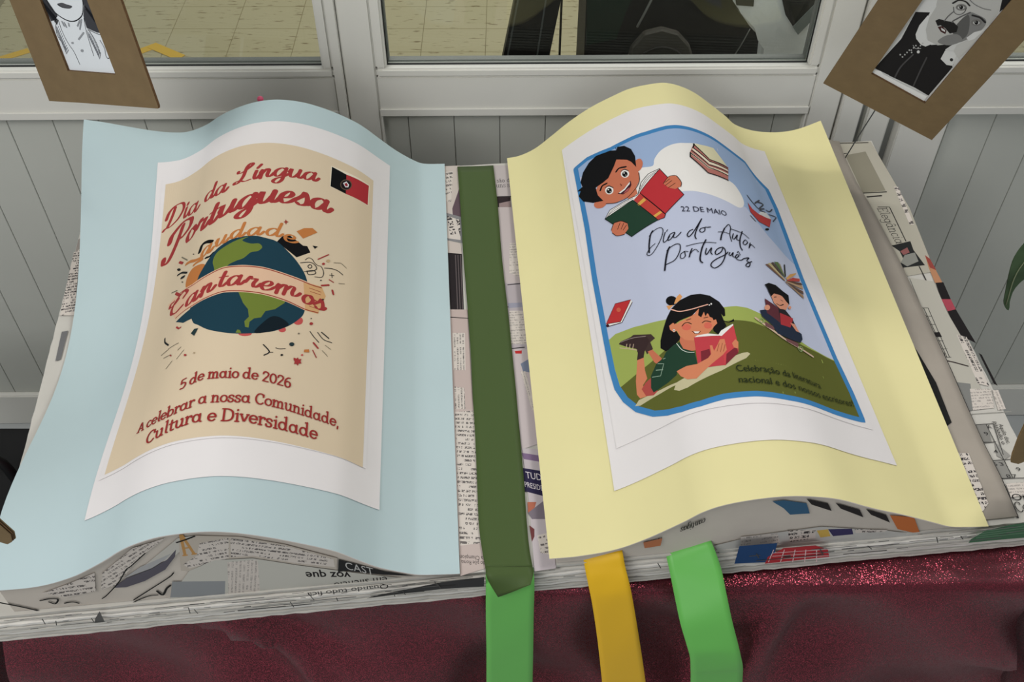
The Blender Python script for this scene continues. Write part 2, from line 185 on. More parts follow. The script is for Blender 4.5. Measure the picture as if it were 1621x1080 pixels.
ART_R=[('P','sky_print','',(184,190,212),0,[167,545,355,511,701,574,1202,556,1462,510,1769,513,2196,530,2741,576,3029,967,3049,1357,3032,1810,2994,2702,2996,3385,3004,4025,3041,4550,3043,4930,2638,4937,2019,4920,1671,4895,1346,4890,1100,4918,899,4908,749,4868,585,4794,411,4642,293,4452,222,4251,197,4000,187,3581,182,3165,174,2560,188,1681]),
('P','sky_print','',(150,172,206),0,[167,545,355,511,701,574,1202,556,1462,510,1769,513,2196,530,2741,576,3029,967,3049,1357,3032,1810,3007,2526,2625,2153,2354,1786,1536,1727,1107,1492,909,1160,267,781,171,740]),
('P','sky_print','',(226,222,218),1,[621,1099,749,1054,1039,1174,1179,1204,1218,1089,1316,952,1463,866,1649,842,1910,842,2107,1308,2275,1398,2352,1597,2314,1771,2191,1879,1991,1846,1692,1792,1487,1763,1261,1783,924,1678]),
('P','hill_print','',(152,166,84),0,[214,3569,313,3534,549,3577,909,3690,1249,3750,1586,3694,1719,3679,1852,3691,2027,3757,2266,3919,2620,4017,3000,4085,3041,4550,3043,4930,2638,4937,2019,4920,899,4908,411,4642,222,4251]),
('P','hill_print','',(92,96,42),0,[235,4275,489,4201,797,4119,1136,3992,1496,3901,1666,3887,1856,3897,2078,3961,2484,4037,2744,4053,2995,4096,3041,4550,3043,4930,2638,4937,2019,4920,1671,4895,1346,4890,1100,4918,899,4908,749,4868,585,4794,411,4642,293,4452]),
('S','border_print','',(62,128,184),0,703,[167,545,355,511,701,574,1202,556,1462,510,1769,513,2196,530,2741,576,3029,967,3049,1357,3032,1810,2994,2702,2996,3385,3004,4025,3041,4550,3043,4930,2638,4937,2019,4920,1671,4895,1346,4890,1100,4918,899,4908,749,4868,585,4794,411,4642,293,4452,222,4251,197,4000,187,3581,182,3165,174,2560,188,1681,167,545]),
('P','girl_print','',(190,182,145),0,[392,4590,447,4541,906,4564,1328,4472,1637,4354,1699,4342,1724,4365,1666,4425,1381,4558,1005,4677,915,4679,861,4639,889,4591,620,4600,451,4617]),
('P','girl_print','',(66,50,48),0,[494,3686,530,3679,736,3794,774,3876,709,3894,724,3999,642,4026,628,3960,689,3862]),
('P','girl_print','',(196,112,82),0,[656,3996,715,4003,802,4179,756,4244,708,4178]),
('P','girl_print','',(205,125,90),0,[527,3996,597,4037,582,4216,590,4331,526,4386,555,4547,466,4530,436,4462,454,4291]),
('P','girl_print','',(172,74,68),0,[634,4347,562,4371,502,4427,539,4542,624,4576,679,4553]),
('P','girl_print','',(58,42,42),0,[332,3696,363,3675,493,3689,607,3739,683,3800,704,3872,620,3975,595,4046,512,4035,539,3946,530,3883,423,3790]),
('S','girl_print','',(190,165,140),1,91,[337,3752,435,3826,535,3902]),
('S','girl_print','',(150,135,130),1,73,[361,3684,507,3713,668,3783]),
('S','girl_print','',(190,165,140),1,91,[429,3755,410,3807]),
('S','girl_print','',(190,165,140),1,91,[469,3779,449,3831]),
('S','girl_print','',(190,165,140),1,91,[509,3803,489,3855]),
('P','girl_print','',(18,17,20),0,[811,4042,828,3947,887,3804,949,3679,1022,3574,1128,3495,1256,3452,1359,3460,1455,3505,1540,3609,1580,3723,1566,3821,1543,3832,1527,3787,1537,3886,1582,3917,1649,3870,1647,3906,1580,3926,1538,3902,1550,3966,1503,4017,1441,4075,1401,4020,1402,3786,1308,3657,1085,3740,1005,3844,1051,4019,961,4093,863,4119]),
('P','girl_print','',(196,112,82),0,[1030,4048,1060,3965,1203,4070,1180,4233,1087,4226,1034,4154]),
('P','girl_print','',(34,62,46),0,[861,4127,964,4076,1027,4066,1050,4170,1156,4249,1155,4411,1050,4430,935,4425,923,4473,820,4519,631,4544,611,4470,638,4322,728,4209,817,4187]),
('S','girl_print','',(205,215,205),1,64,[993,4070,1031,4172,1086,4231,1151,4258]),
('S','girl_print','',(150,175,155),0,69,[743,4218,812,4259,748,4387,650,4348]),
('S','girl_print','',(150,175,155),0,69,[709,4287,787,4327]),
('S','girl_print','',(150,175,155),0,67,[816,4196,840,4200]),
('P','girl_print','',(206,126,90),0,[1029,3816,1075,3796,1169,3773,1250,3733,1309,3652,1327,3712,1416,3789,1430,3870,1407,3973,1339,4042,1244,4081,1169,4098,1087,4062,1042,3981,1026,3902]),
('P','girl_print','',(206,126,90),0,[956,3801,1001,3780,1045,3813,1039,3898,991,3912,957,3857]),
('P','girl_print','',(206,126,90),0,[1415,3871,1458,3859,1459,3918,1409,3963]),
('P','girl_print','',(208,100,82),0,[1180,3910,1173,3925,1160,3937,1143,3941,1124,3939,1107,3929,1093,3914,1085,3896,1085,3878,1091,3862,1104,3852,1121,3848,1140,3850,1158,3860,1171,3874,1179,3892]),
('P','girl_print','',(208,100,82),0,[1399,3938,1393,3955,1381,3968,1365,3975,1349,3975,1333,3968,1321,3955,1315,3939,1315,3921,1321,3905,1333,3892,1349,3885,1365,3885,1381,3892,1393,3904,1399,3921]),
('P','girl_print','',(18,17,20),0,[1047,3605,1210,3542,1381,3583,1474,3720,1467,3867,1429,3835,1399,3815,1388,3744,1355,3801,1351,3727,1308,3802,1281,3764,1308,3671,1216,3754,1078,3781,1012,3808]),
('S','girl_print','',(225,170,150),1,136,[1016,3587,1100,3652,1218,3661,1325,3647,1409,3632]),
('P','girl_print','',(226,222,218),0,[1458,3631,1457,3635,1454,3639,1451,3641,1447,3641,1444,3640,1442,3637,1441,3633,1441,3628,1442,3624,1445,3620,1448,3618,1452,3618,1455,3619,1457,3622,1458,3626]),
('P','girl_print','',(226,222,218),0,[1433,3645,1432,3648,1430,3651,1427,3653,1424,3653,1422,3652,1420,3650,1419,3646,1419,3642,1420,3639,1422,3636,1425,3634,1428,3634,1430,3635,1432,3638,1433,3641]),
('P','girl_print','',(18,17,20),0,[1100,3493,1091,3518,1074,3535,1052,3541,1028,3536,1006,3520,989,3496,979,3468,979,3439,988,3416,1005,3400,1028,3394,1052,3400,1074,3415,1091,3438,1100,3465]),
('P','girl_print','',(214,150,92),0,[1059,3521,1104,3435,1143,3404,1163,3450,1134,3493,1076,3528]),
('P','girl_print','',(214,150,92),0,[974,3514,1052,3536,989,3583]),
('S','girl_print','',(18,17,20),1,100,[1090,3864,1120,3836,1157,3836,1190,3866]),
('S','girl_print','',(18,17,20),1,101,[1305,3880,1344,3861,1397,3887]),
('S','girl_print','',(18,17,20),1,84,[1149,3799,1197,3794]),
('S','girl_print','',(18,17,20),1,84,[1335,3816,1379,3812]),
('P','girl_print','',(226,222,218),0,[1194,3976,1258,3993,1235,4014,1207,4006]),
('S','girl_print','',(70,25,25),1,66,[1181,3968,1207,4010,1239,4015,1267,3991]),
('P','girl_print','',(226,222,218),0,[1009,3893,1007,3899,1003,3903,999,3904,994,3903,989,3900,985,3894,983,3888,984,3881,986,3875,989,3871,994,3870,999,3871,1004,3874,1007,3880,1009,3886]),
('P','girl_print','',(18,17,20),0,[1002,3890,1001,3892,1000,3894,997,3895,995,3894,993,3893,991,3890,991,3887,991,3884,992,3882,993,3880,995,3879,998,3880,1000,3882,1001,3884,1002,3887]),
('P','girl_print','',(188,62,70),0,[1184,4055,1454,4083,1501,4245,1429,4495,1254,4488,1158,4411]),
('P','girl_print','',(196,66,72),0,[1457,4087,1626,3948,1617,4257,1598,4348,1428,4502,1441,4291]),
('P','girl_print','',(120,40,50),0,[1219,4263,1313,4252,1310,4359,1255,4423,1199,4405]),
('P','girl_print','',(120,40,50),0,[1472,4352,1600,4256,1597,4352,1436,4496]),
('P','girl_print','',(226,222,218),0,[1188,4058,1223,4041,1339,4042,1441,4077,1480,4025,1624,3944,1623,3964,1472,4101,1445,4092]),
('P','girl_print','',(206,126,90),0,[931,4428,1040,4407,1153,4419,1277,4369,1317,4323,1325,4206,1350,4211,1353,4290,1412,4202,1443,4145,1492,4145,1487,4298,1436,4355,1304,4449,1113,4600,1023,4578,962,4510]),
('P','girl_print','',(206,126,90),0,[1558,4214,1605,4162,1629,4201,1609,4293,1567,4275]),
('S','girl_print','',(150,80,58),1,64,[1423,4204,1383,4299]),
('S','girl_print','',(150,80,58),1,64,[1459,4201,1415,4315]),
('S','girl_print','',(150,80,58),1,65,[1484,4223,1448,4311]),
('P','red_book_print','',(226,222,218),0,[581,3177,594,3225,421,3429,248,3378,222,3334]),
('P','red_book_print','',(186,50,52),0,[381,3116,580,3181,407,3408,223,3330]),
('S','red_book_print','',(90,25,30),0,76,[381,3116,580,3181,407,3408,223,3330,381,3116]),
('P','red_book_print','',(200,95,70),0,[435,3245,432,3255,424,3261,415,3262,404,3258,394,3249,387,3237,383,3224,383,3211,386,3201,394,3195,403,3194,414,3198,424,3207,431,3219,435,3232]),
('S','red_book_print','',(50,30,35),0,95,[590,3229,421,3429,243,3379]),
('P','red_book_print','',(60,20,30),0,[258,3376,255,3384,249,3388,242,3389,234,3386,227,3380,221,3371,218,3361,218,3351,221,3344,226,3339,233,3338,241,3341,248,3348,254,3357,257,3366]),
('P','boy_print','',(196,112,82),0,[744,814,889,905,976,1090,994,1244,980,1397,919,1492,786,1589,630,1571,499,1505,424,1380,388,1193,444,1102,604,1073]),
('P','boy_print','',(196,112,82),1,[966,1034,1009,1000,1054,1014,1070,1101,1040,1188,991,1220,971,1148]),
('P','boy_print','',(196,112,82),1,[338,1399,374,1358,460,1418,507,1501,444,1526,367,1478]),
('P','boy_print','',(196,112,82),0,[786,1589,919,1465,926,1601,816,1641]),
('P','boy_print','',(18,17,20),0,[135,978,223,959,206,857,266,711,375,603,491,559,633,594,693,604,782,663,795,603,888,644,965,761,995,918,981,1132,933,999,886,926,752,829,704,925,599,1083,517,1109,405,1120,416,1274,477,1426,332,1352,199,1222,147,1083,188,1013]),
('S','boy_print','',(18,17,20),1,97,[777,659,775,605]),
('P','boy_print','',(226,222,218),0,[876,1196,868,1220,854,1235,834,1238,813,1230,794,1211,779,1184,770,1154,770,1124,778,1101,793,1086,813,1083,834,1091,854,1110,868,1136,876,1167]),
('P','boy_print','',(18,17,20),0,[855,1187,849,1204,840,1216,827,1219,814,1214,801,1202,792,1183,787,1162,787,1142,793,1125,803,1114,815,1110,829,1115,841,1127,850,1145,855,1166]),
('P','boy_print','',(226,222,218),0,[822,1144,821,1148,819,1151,815,1152,812,1150,808,1147,806,1142,805,1137,805,1132,806,1127,809,1125,812,1124,815,1125,819,1129,821,1133,822,1138]),
('P','boy_print','',(226,222,218),0,[836,1194,835,1196,834,1198,832,1199,830,1198,828,1196,826,1193,826,1190,826,1187,827,1184,828,1183,830,1182,832,1183,834,1185,835,1188,836,1191]),
('P','boy_print','',(226,222,218),0,[634,1346,626,1368,611,1382,591,1383,570,1373,549,1353,534,1325,525,1294,524,1265,532,1243,548,1230,568,1228,590,1239,610,1259,626,1286,634,1317]),
('P','boy_print','',(18,17,20),0,[612,1335,606,1351,597,1361,584,1363,570,1357,557,1344,547,1325,542,1304,542,1284,548,1267,558,1258,570,1255,584,1261,597,1275,607,1293,612,1314]),
('P','boy_print','',(226,222,218),0,[578,1289,577,1293,574,1296,571,1296,567,1294,564,1291,561,1286,560,1281,560,1276,561,1272,564,1269,567,1269,571,1270,574,1274,577,1279,578,1284]),
('P','boy_print','',(226,222,218),0,[593,1340,592,1342,591,1344,589,1344,586,1343,584,1341,583,1338,582,1335,582,1332,583,1329,584,1328,586,1328,589,1328,591,1331,592,1333,593,1337]),
('S','boy_print','',(18,17,20),1,117,[781,1082,825,1074,871,1132]),
('S','boy_print','',(18,17,20),1,118,[533,1223,582,1222,636,1294]),
('S','boy_print','',(18,17,20),1,259,[716,1045,765,1011,853,1043]),
('S','boy_print','',(18,17,20),1,264,[461,1217,498,1160,563,1160]),
('P','boy_print','',(62,22,34),0,[678,1440,764,1416,829,1367,876,1325,875,1410,821,1487,750,1502]),
('P','boy_print','',(226,222,218),0,[695,1436,774,1415,862,1341,857,1377,780,1440,717,1458]),
('P','boy_print','',(176,90,92),0,[746,1488,808,1446,848,1435,817,1484]),
('S','boy_print','',(120,60,45),1,93,[736,1295,754,1335,738,1334]),
('P','boy_print','',(226,222,218),0,[464,1731,539,1643,740,1630,860,1628,928,1628,998,1439,1105,1336,1254,1290,1263,1341,955,1619,865,1693]),
('S','boy_print','',(90,88,92),1,79,[497,1719,596,1663,857,1649]),
('S','boy_print','',(90,88,92),1,79,[480,1733,571,1696,858,1676]),
('S','boy_print','',(90,88,92),1,77,[966,1547,1077,1398,1232,1315]),
('S','boy_print','',(90,88,92),1,76,[947,1588,1102,1410,1238,1333]),
('P','boy_print','',(34,62,46),0,[452,1743,852,1680,1095,2176,746,2261]),
('P','boy_print','',(182,48,54),0,[1252,1300,1460,1830,1192,2105,953,1608]),
('P','boy_print','',(186,62,56),0,[863,1686,956,1614,1195,2111,1172,2167,1098,2182]),
('P','boy_print','',(212,160,74),0,[893,1778,990,1723,1011,1776,915,1827]),
('P','boy_print','',(212,160,74),0,[1046,2083,1144,2035,1160,2073,1066,2123]),
('S','boy_print','',(18,17,20),0,92,[452,1743,852,1680,1095,2176,746,2261,452,1743]),
('S','boy_print','',(18,17,20),0,91,[1252,1300,1460,1830,1192,2105,953,1608,1252,1300]),
('S','boy_print','',(18,17,20),0,91,[1095,2176,1172,2167,1195,2111]),
('S','boy_print','',(18,17,20),0,99,[452,1743,539,1643,740,1630,928,1628,998,1439,1105,1336,1254,1290]),
('S','boy_print','',(18,17,20),0,91,[980,1673,1191,2114]),
('P','boy_print','',(196,112,82),0,[1253,1578,1308,1496,1352,1462,1425,1470,1467,1598,1450,1678,1376,1709,1301,1665]),
('P','boy_print','',(196,112,82),0,[506,1983,560,1896,654,1924,727,2012,727,2106,659,2163,564,2122,514,2038]),
('S','boy_print','',(50,22,20),1,86,[1253,1578,1308,1496,1352,1462,1425,1470,1467,1598,1450,1678]),
('S','boy_print','',(50,22,20),1,86,[1271,1617,1360,1549]),
('S','boy_print','',(50,22,20),1,85,[1301,1665,1394,1604]),
('S','boy_print','',(50,22,20),1,86,[1280,1559,1340,1512]),
('S','boy_print','',(50,22,20),1,89,[506,1983,560,1896,654,1924,727,2012]),
('S','boy_print','',(50,22,20),1,88,[514,2038,564,2122,659,2163]),
('S','boy_print','',(50,22,20),1,89,[590,2024,636,1944]),
('S','boy_print','',(50,22,20),1,88,[634,2054,681,1980]),
('S','boy_print','',(50,22,20),1,88,[658,2084,711,2034]),
('S','boy_print','',(50,25,22),1,89,[507,1501,629,1576,785,1594,922,1499,982,1398,996,1256]),
('P','book_stack_print','',(176,112,102),0,[1678,1020,1755,845,1940,1085,2252,1059,2157,1381,1852,1385,1659,1127]),
('P','book_stack_print','',(214,208,172),0,[1762,837,1830,824,2070,779,2233,1051,1942,1079]),
('P','book_stack_print','',(222,212,190),0,[1728,933,1924,1138,2227,1125,2216,1160,1908,1189,1717,970]),
('P','book_stack_print','',(222,212,190),0,[1689,1032,1892,1241,2202,1227,2191,1262,1878,1285,1679,1068]),
('S','book_stack_print','',(18,17,20),0,207,[1755,845,1940,1085,2232,1081]),
('S','book_stack_print','',(18,17,20),0,204,[1730,921,1927,1125,2229,1118]),
('S','book_stack_print','',(18,17,20),0,199,[1705,989,1903,1203,2208,1189]),
('S','book_stack_print','',(18,17,20),0,194,[1679,1045,1885,1266,2188,1272]),
('S','book_stack_print','',(18,17,20),0,188,[1662,1121,1852,1385,2157,1381]),
('S','book_stack_print','',(18,17,20),0,185,[1766,836,1743,906]),
('S','book_stack_print','',(18,17,20),0,171,[1678,1035,1662,1121]),
('P','sketch_book_print','',(176,60,60),0,[2420,1645,2471,1737,2589,1769,2838,1708,2722,1933,2526,1949,2407,1838]),
('P','sketch_book_print','',(205,205,205),0,[2577,1766,2645,1683,2781,1608,2855,1691,2729,1744]),
('S','sketch_book_print','',(70,72,82),1,198,[2471,1475,2531,1560,2622,1638]),
('S','sketch_book_print','',(70,72,82),1,198,[2634,1490,2786,1436,2639,1627,2764,1542]),
('S','sketch_book_print','',(70,72,82),1,191,[2809,1538,2887,1513,2958,1431]),
('S','sketch_book_print','',(70,72,82),1,219,[2587,1550,2719,1405]),
('S','sketch_book_print','',(70,72,82),1,164,[2841,1600,2973,1580,2878,1716]),
('S','sketch_book_print','',(70,72,82),1,219,[2643,1651,2746,1624]),
('S','sketch_book_print','',(70,72,82),1,183,[2382,1928,2450,1986]),
('P','sketch_book_print','',(18,17,20),0,[2690,1991,2683,2003,2670,2018,2653,2033,2634,2046,2618,2055,2605,2058,2598,2055,2598,2047,2606,2035,2619,2020,2636,2005,2654,1992,2671,1983,2684,1979,2690,1982]),
('T','date_print','',(40,40,60),'sans','22 DE MAIO',[20,-93],[1385,2116,1575,2153,1771,2166,1945,2160]),
('S','title_print','',(18,18,30),1,173,[1005,2323,969,2381,932,2519,914,2639]),
('S','title_print','',(18,18,30),1,89,[954,2385,1027,2325,1096,2311,1124,2356,1096,2458,1032,2573,957,2664,905,2683,884,2641,938,2575,1002,2538]),
('S','title_print','',(18,18,30),1,108,[1143,2410,1119,2467,1099,2544,1111,2567,1153,2533,1183,2491]),
('S','title_print','',(18,18,30),1,99,[1176,2377,1159,2403]),
('S','title_print','',(18,18,30),1,119,[1246,2444,1198,2459,1162,2510,1156,2554,1195,2532,1251,2452,1221,2513,1241,2533,1283,2501,1318,2463]),
('S','title_print','',(18,18,30),1,128,[1457,2446,1417,2465,1382,2518,1392,2557,1447,2504,1515,2403,1591,2279]),
('S','title_print','',(18,18,30),1,138,[1586,2289,1518,2423,1465,2547,1469,2607]),
('S','title_print','',(18,18,30),1,112,[1594,2431,1549,2447,1532,2485,1555,2510,1591,2481,1603,2428,1632,2428,1672,2417]),
('S','title_print','',(18,18,30),1,171,[1753,2627,1787,2531,1850,2407]),
('S','title_print','',(18,18,30),1,113,[1850,2407,1925,2316,1940,2366,1900,2501,1895,2620]),
('S','title_print','',(18,18,30),1,93,[1752,2492,1823,2479,1894,2489]),
('S','title_print','',(18,18,30),1,129,[1955,2467,1923,2548,1947,2561,2011,2466,1980,2556,2016,2567]),
('S','title_print','',(18,18,30),1,163,[2105,2371,2030,2538,2001,2669,2013,2731]),
('S','title_print','',(18,18,30),1,113,[1939,2391,2026,2396,2116,2407,2187,2453]),
('S','title_print','',(18,18,30),1,126,[2095,2532,2059,2594,2085,2611,2137,2551,2121,2515,2095,2532]),
('S','title_print','',(18,18,30),1,152,[2180,2539,2134,2644]),
('S','title_print','',(18,18,30),1,133,[2145,2619,2191,2564,2236,2588]),
('S','title_print','',(18,18,30),1,192,[1153,2664,1123,2717,1079,2853,1042,2999]),
('S','title_print','',(18,18,30),1,107,[1112,2713,1173,2664,1241,2640,1273,2675,1244,2783,1172,2888,1071,2919]),
('S','title_print','',(18,18,30),1,95,[1307,2780,1258,2812,1243,2866,1263,2888,1301,2855,1306,2786,1341,2795]),
('S','title_print','',(18,18,30),1,144,[1395,2755,1366,2813,1341,2884]),
('S','title_print','',(18,18,30),1,87,[1353,2848,1395,2794,1434,2778,1457,2825]),
('S','title_print','',(18,18,30),1,163,[1574,2639,1509,2763,1460,2908,1453,2970,1470,3000]),
('S','title_print','',(18,18,30),1,89,[1337,2704,1450,2686,1569,2682,1685,2688]),
('S','title_print','',(18,18,30),1,121,[1556,2779,1531,2849,1542,2876,1614,2772,1592,2849,1602,2881]),
('S','title_print','',(18,18,30),1,127,[1752,2750,1690,2781,1644,2842,1652,2884,1718,2830,1757,2760,1773,2809,1743,2917,1675,3037,1593,3100,1555,3066,1574,3012,1646,2950,1756,2876,1802,2823]),
('S','title_print','',(18,18,30),1,127,[1825,2825,1807,2861,1825,2876,1870,2814,1850,2877,1876,2896]),
('S','title_print','',(18,18,30),1,126,[1897,2895,1935,2854,1919,2833,1885,2881,1898,2923,1948,2922,1995,2881]),
('S','title_print','',(18,18,30),1,96,[1926,2805,1947,2776,1959,2834]),
('S','title_print','',(18,18,30),1,138,[1995,2881,2047,2851,2077,2843,2033,2901,2068,2934,2034,3000,1994,3000,2026,2949,2102,2893]),
('P','open_book_print','',(120,84,66),0,[2327,2832,2366,2807,2620,2957,2595,2970]),
('P','open_book_print','',(176,160,120),0,[2377,2795,2442,2747,2629,2947,2614,2960]),
('P','open_book_print','',(84,70,60),0,[2456,2737,2506,2699,2638,2938]),
('P','open_book_print','',(90,110,70),0,[2525,2683,2611,2640,2647,2912]),
('P','open_book_print','',(150,130,100),0,[2613,2650,2640,2662,2650,2905]),
('P','open_book_print','',(50,52,50),0,[2720,2618,2743,2616,2665,2863,2634,2893]),
('P','open_book_print','',(200,150,90),0,[2656,2894,2771,2767,2922,2666,2898,2705,2657,2928]),
('P','open_book_print','',(176,70,64),0,[2654,2934,2812,2803,2941,2761,2926,2816,2656,2944]),
('P','open_book_print','',(96,70,58),0,[2636,2949,2934,2834,2949,2870,2632,2966]),
('P','open_book_print','',(170,140,110),0,[2631,2962,2933,2887,2928,2953,2623,2976]),
('P','open_book_print','',(100,76,64),0,[2621,2975,2909,2992,2898,3055,2611,2983]),
('P','open_book_print','',(150,120,92),0,[2610,2986,2882,3078,2867,3141,2594,2986]),
('S','small_boy_print','',(196,170,146),1,313,[1908,3840,2023,3932,2226,4070,2433,4124,2604,4171]),
('S','small_boy_print','',(130,150,100),1,116,[1945,3869,1985,3823,2006,3855,1965,3900,1945,3869]),
('S','small_boy_print','',(130,150,100),1,147,[2390,4146,2447,4087,2473,4112,2416,4172,2390,4146]),
('P','small_boy_print','',(112,74,76),0,[2017,3866,2129,3922,2102,3975,2002,3937]),
('P','small_boy_print','',(112,74,76),0,[2235,4045,2426,4049,2392,4123,2241,4092]),
('P','small_boy_print','',(40,36,42),0,[2272,3557,2403,3553,2471,3646,2515,3873,2412,3860,2211,3850]),
('P','small_boy_print','',(36,46,64),0,[1994,3703,2074,3672,2226,3803,2455,3809,2547,3859,2528,3948,2465,4025,2326,4038,2139,4013,2102,3896,1997,3793]),
('P','small_boy_print','',(92,46,54),0,[2117,3485,2284,3568,2237,3821,2081,3719]),
('P','small_boy_print','',(168,52,58),0,[2283,3647,2493,3641,2380,3832,2234,3846]),
('P','small_boy_print','',(208,142,114),0,[2153,3614,2145,3633,2131,3652,2115,3666,2098,3674,2084,3675,2073,3669,2069,3657,2071,3640,2079,3622,2092,3604,2108,3590,2125,3582,2140,3580,2151,3585,2155,3597]),
('P','small_boy_print','',(208,142,114),0,[2406,3746,2482,3736,2517,3849,2464,3849]),
('P','small_boy_print','',(208,142,114),0,[2230,3350,2392,3308,2505,3339,2500,3420,2416,3542,2311,3571,2241,3510]),
('P','small_boy_print','',(208,142,114),0,[2535,3447,2528,3460,2518,3473,2506,3484,2494,3491,2483,3495,2476,3493,2473,3486,2475,3476,2481,3464,2491,3451,2503,3440,2515,3432,2526,3429,2534,3431,2537,3437]),
('P','small_boy_print','',(18,17,20),0,[2188,3236,2267,3176,2384,3155,2483,3206,2569,3233,2518,3411,2482,3387,2429,3307,2298,3335,2230,3409,2216,3351,2211,3280]),
('S','small_boy_print','',(18,17,20),1,123,[2282,3505,2335,3508,2401,3463]),
('S','small_boy_print','',(18,17,20),1,93,[2276,3404,2319,3379]),
('S','small_boy_print','',(18,17,20),1,96,[2379,3400,2412,3404]),
('T','caption_print','',(32,42,26),'sans','Celebração da literatura',[19,-67],[1530,4599,1688,4613,1829,4611,2040,4630,2174,4636,2544,4659]),
('T','caption_print','',(32,42,26),'sans','nacional e dos nossos escritores!',[21,-68],[1525,4748,1722,4764,1925,4776,2157,4794,2449,4806,2981,4763])]
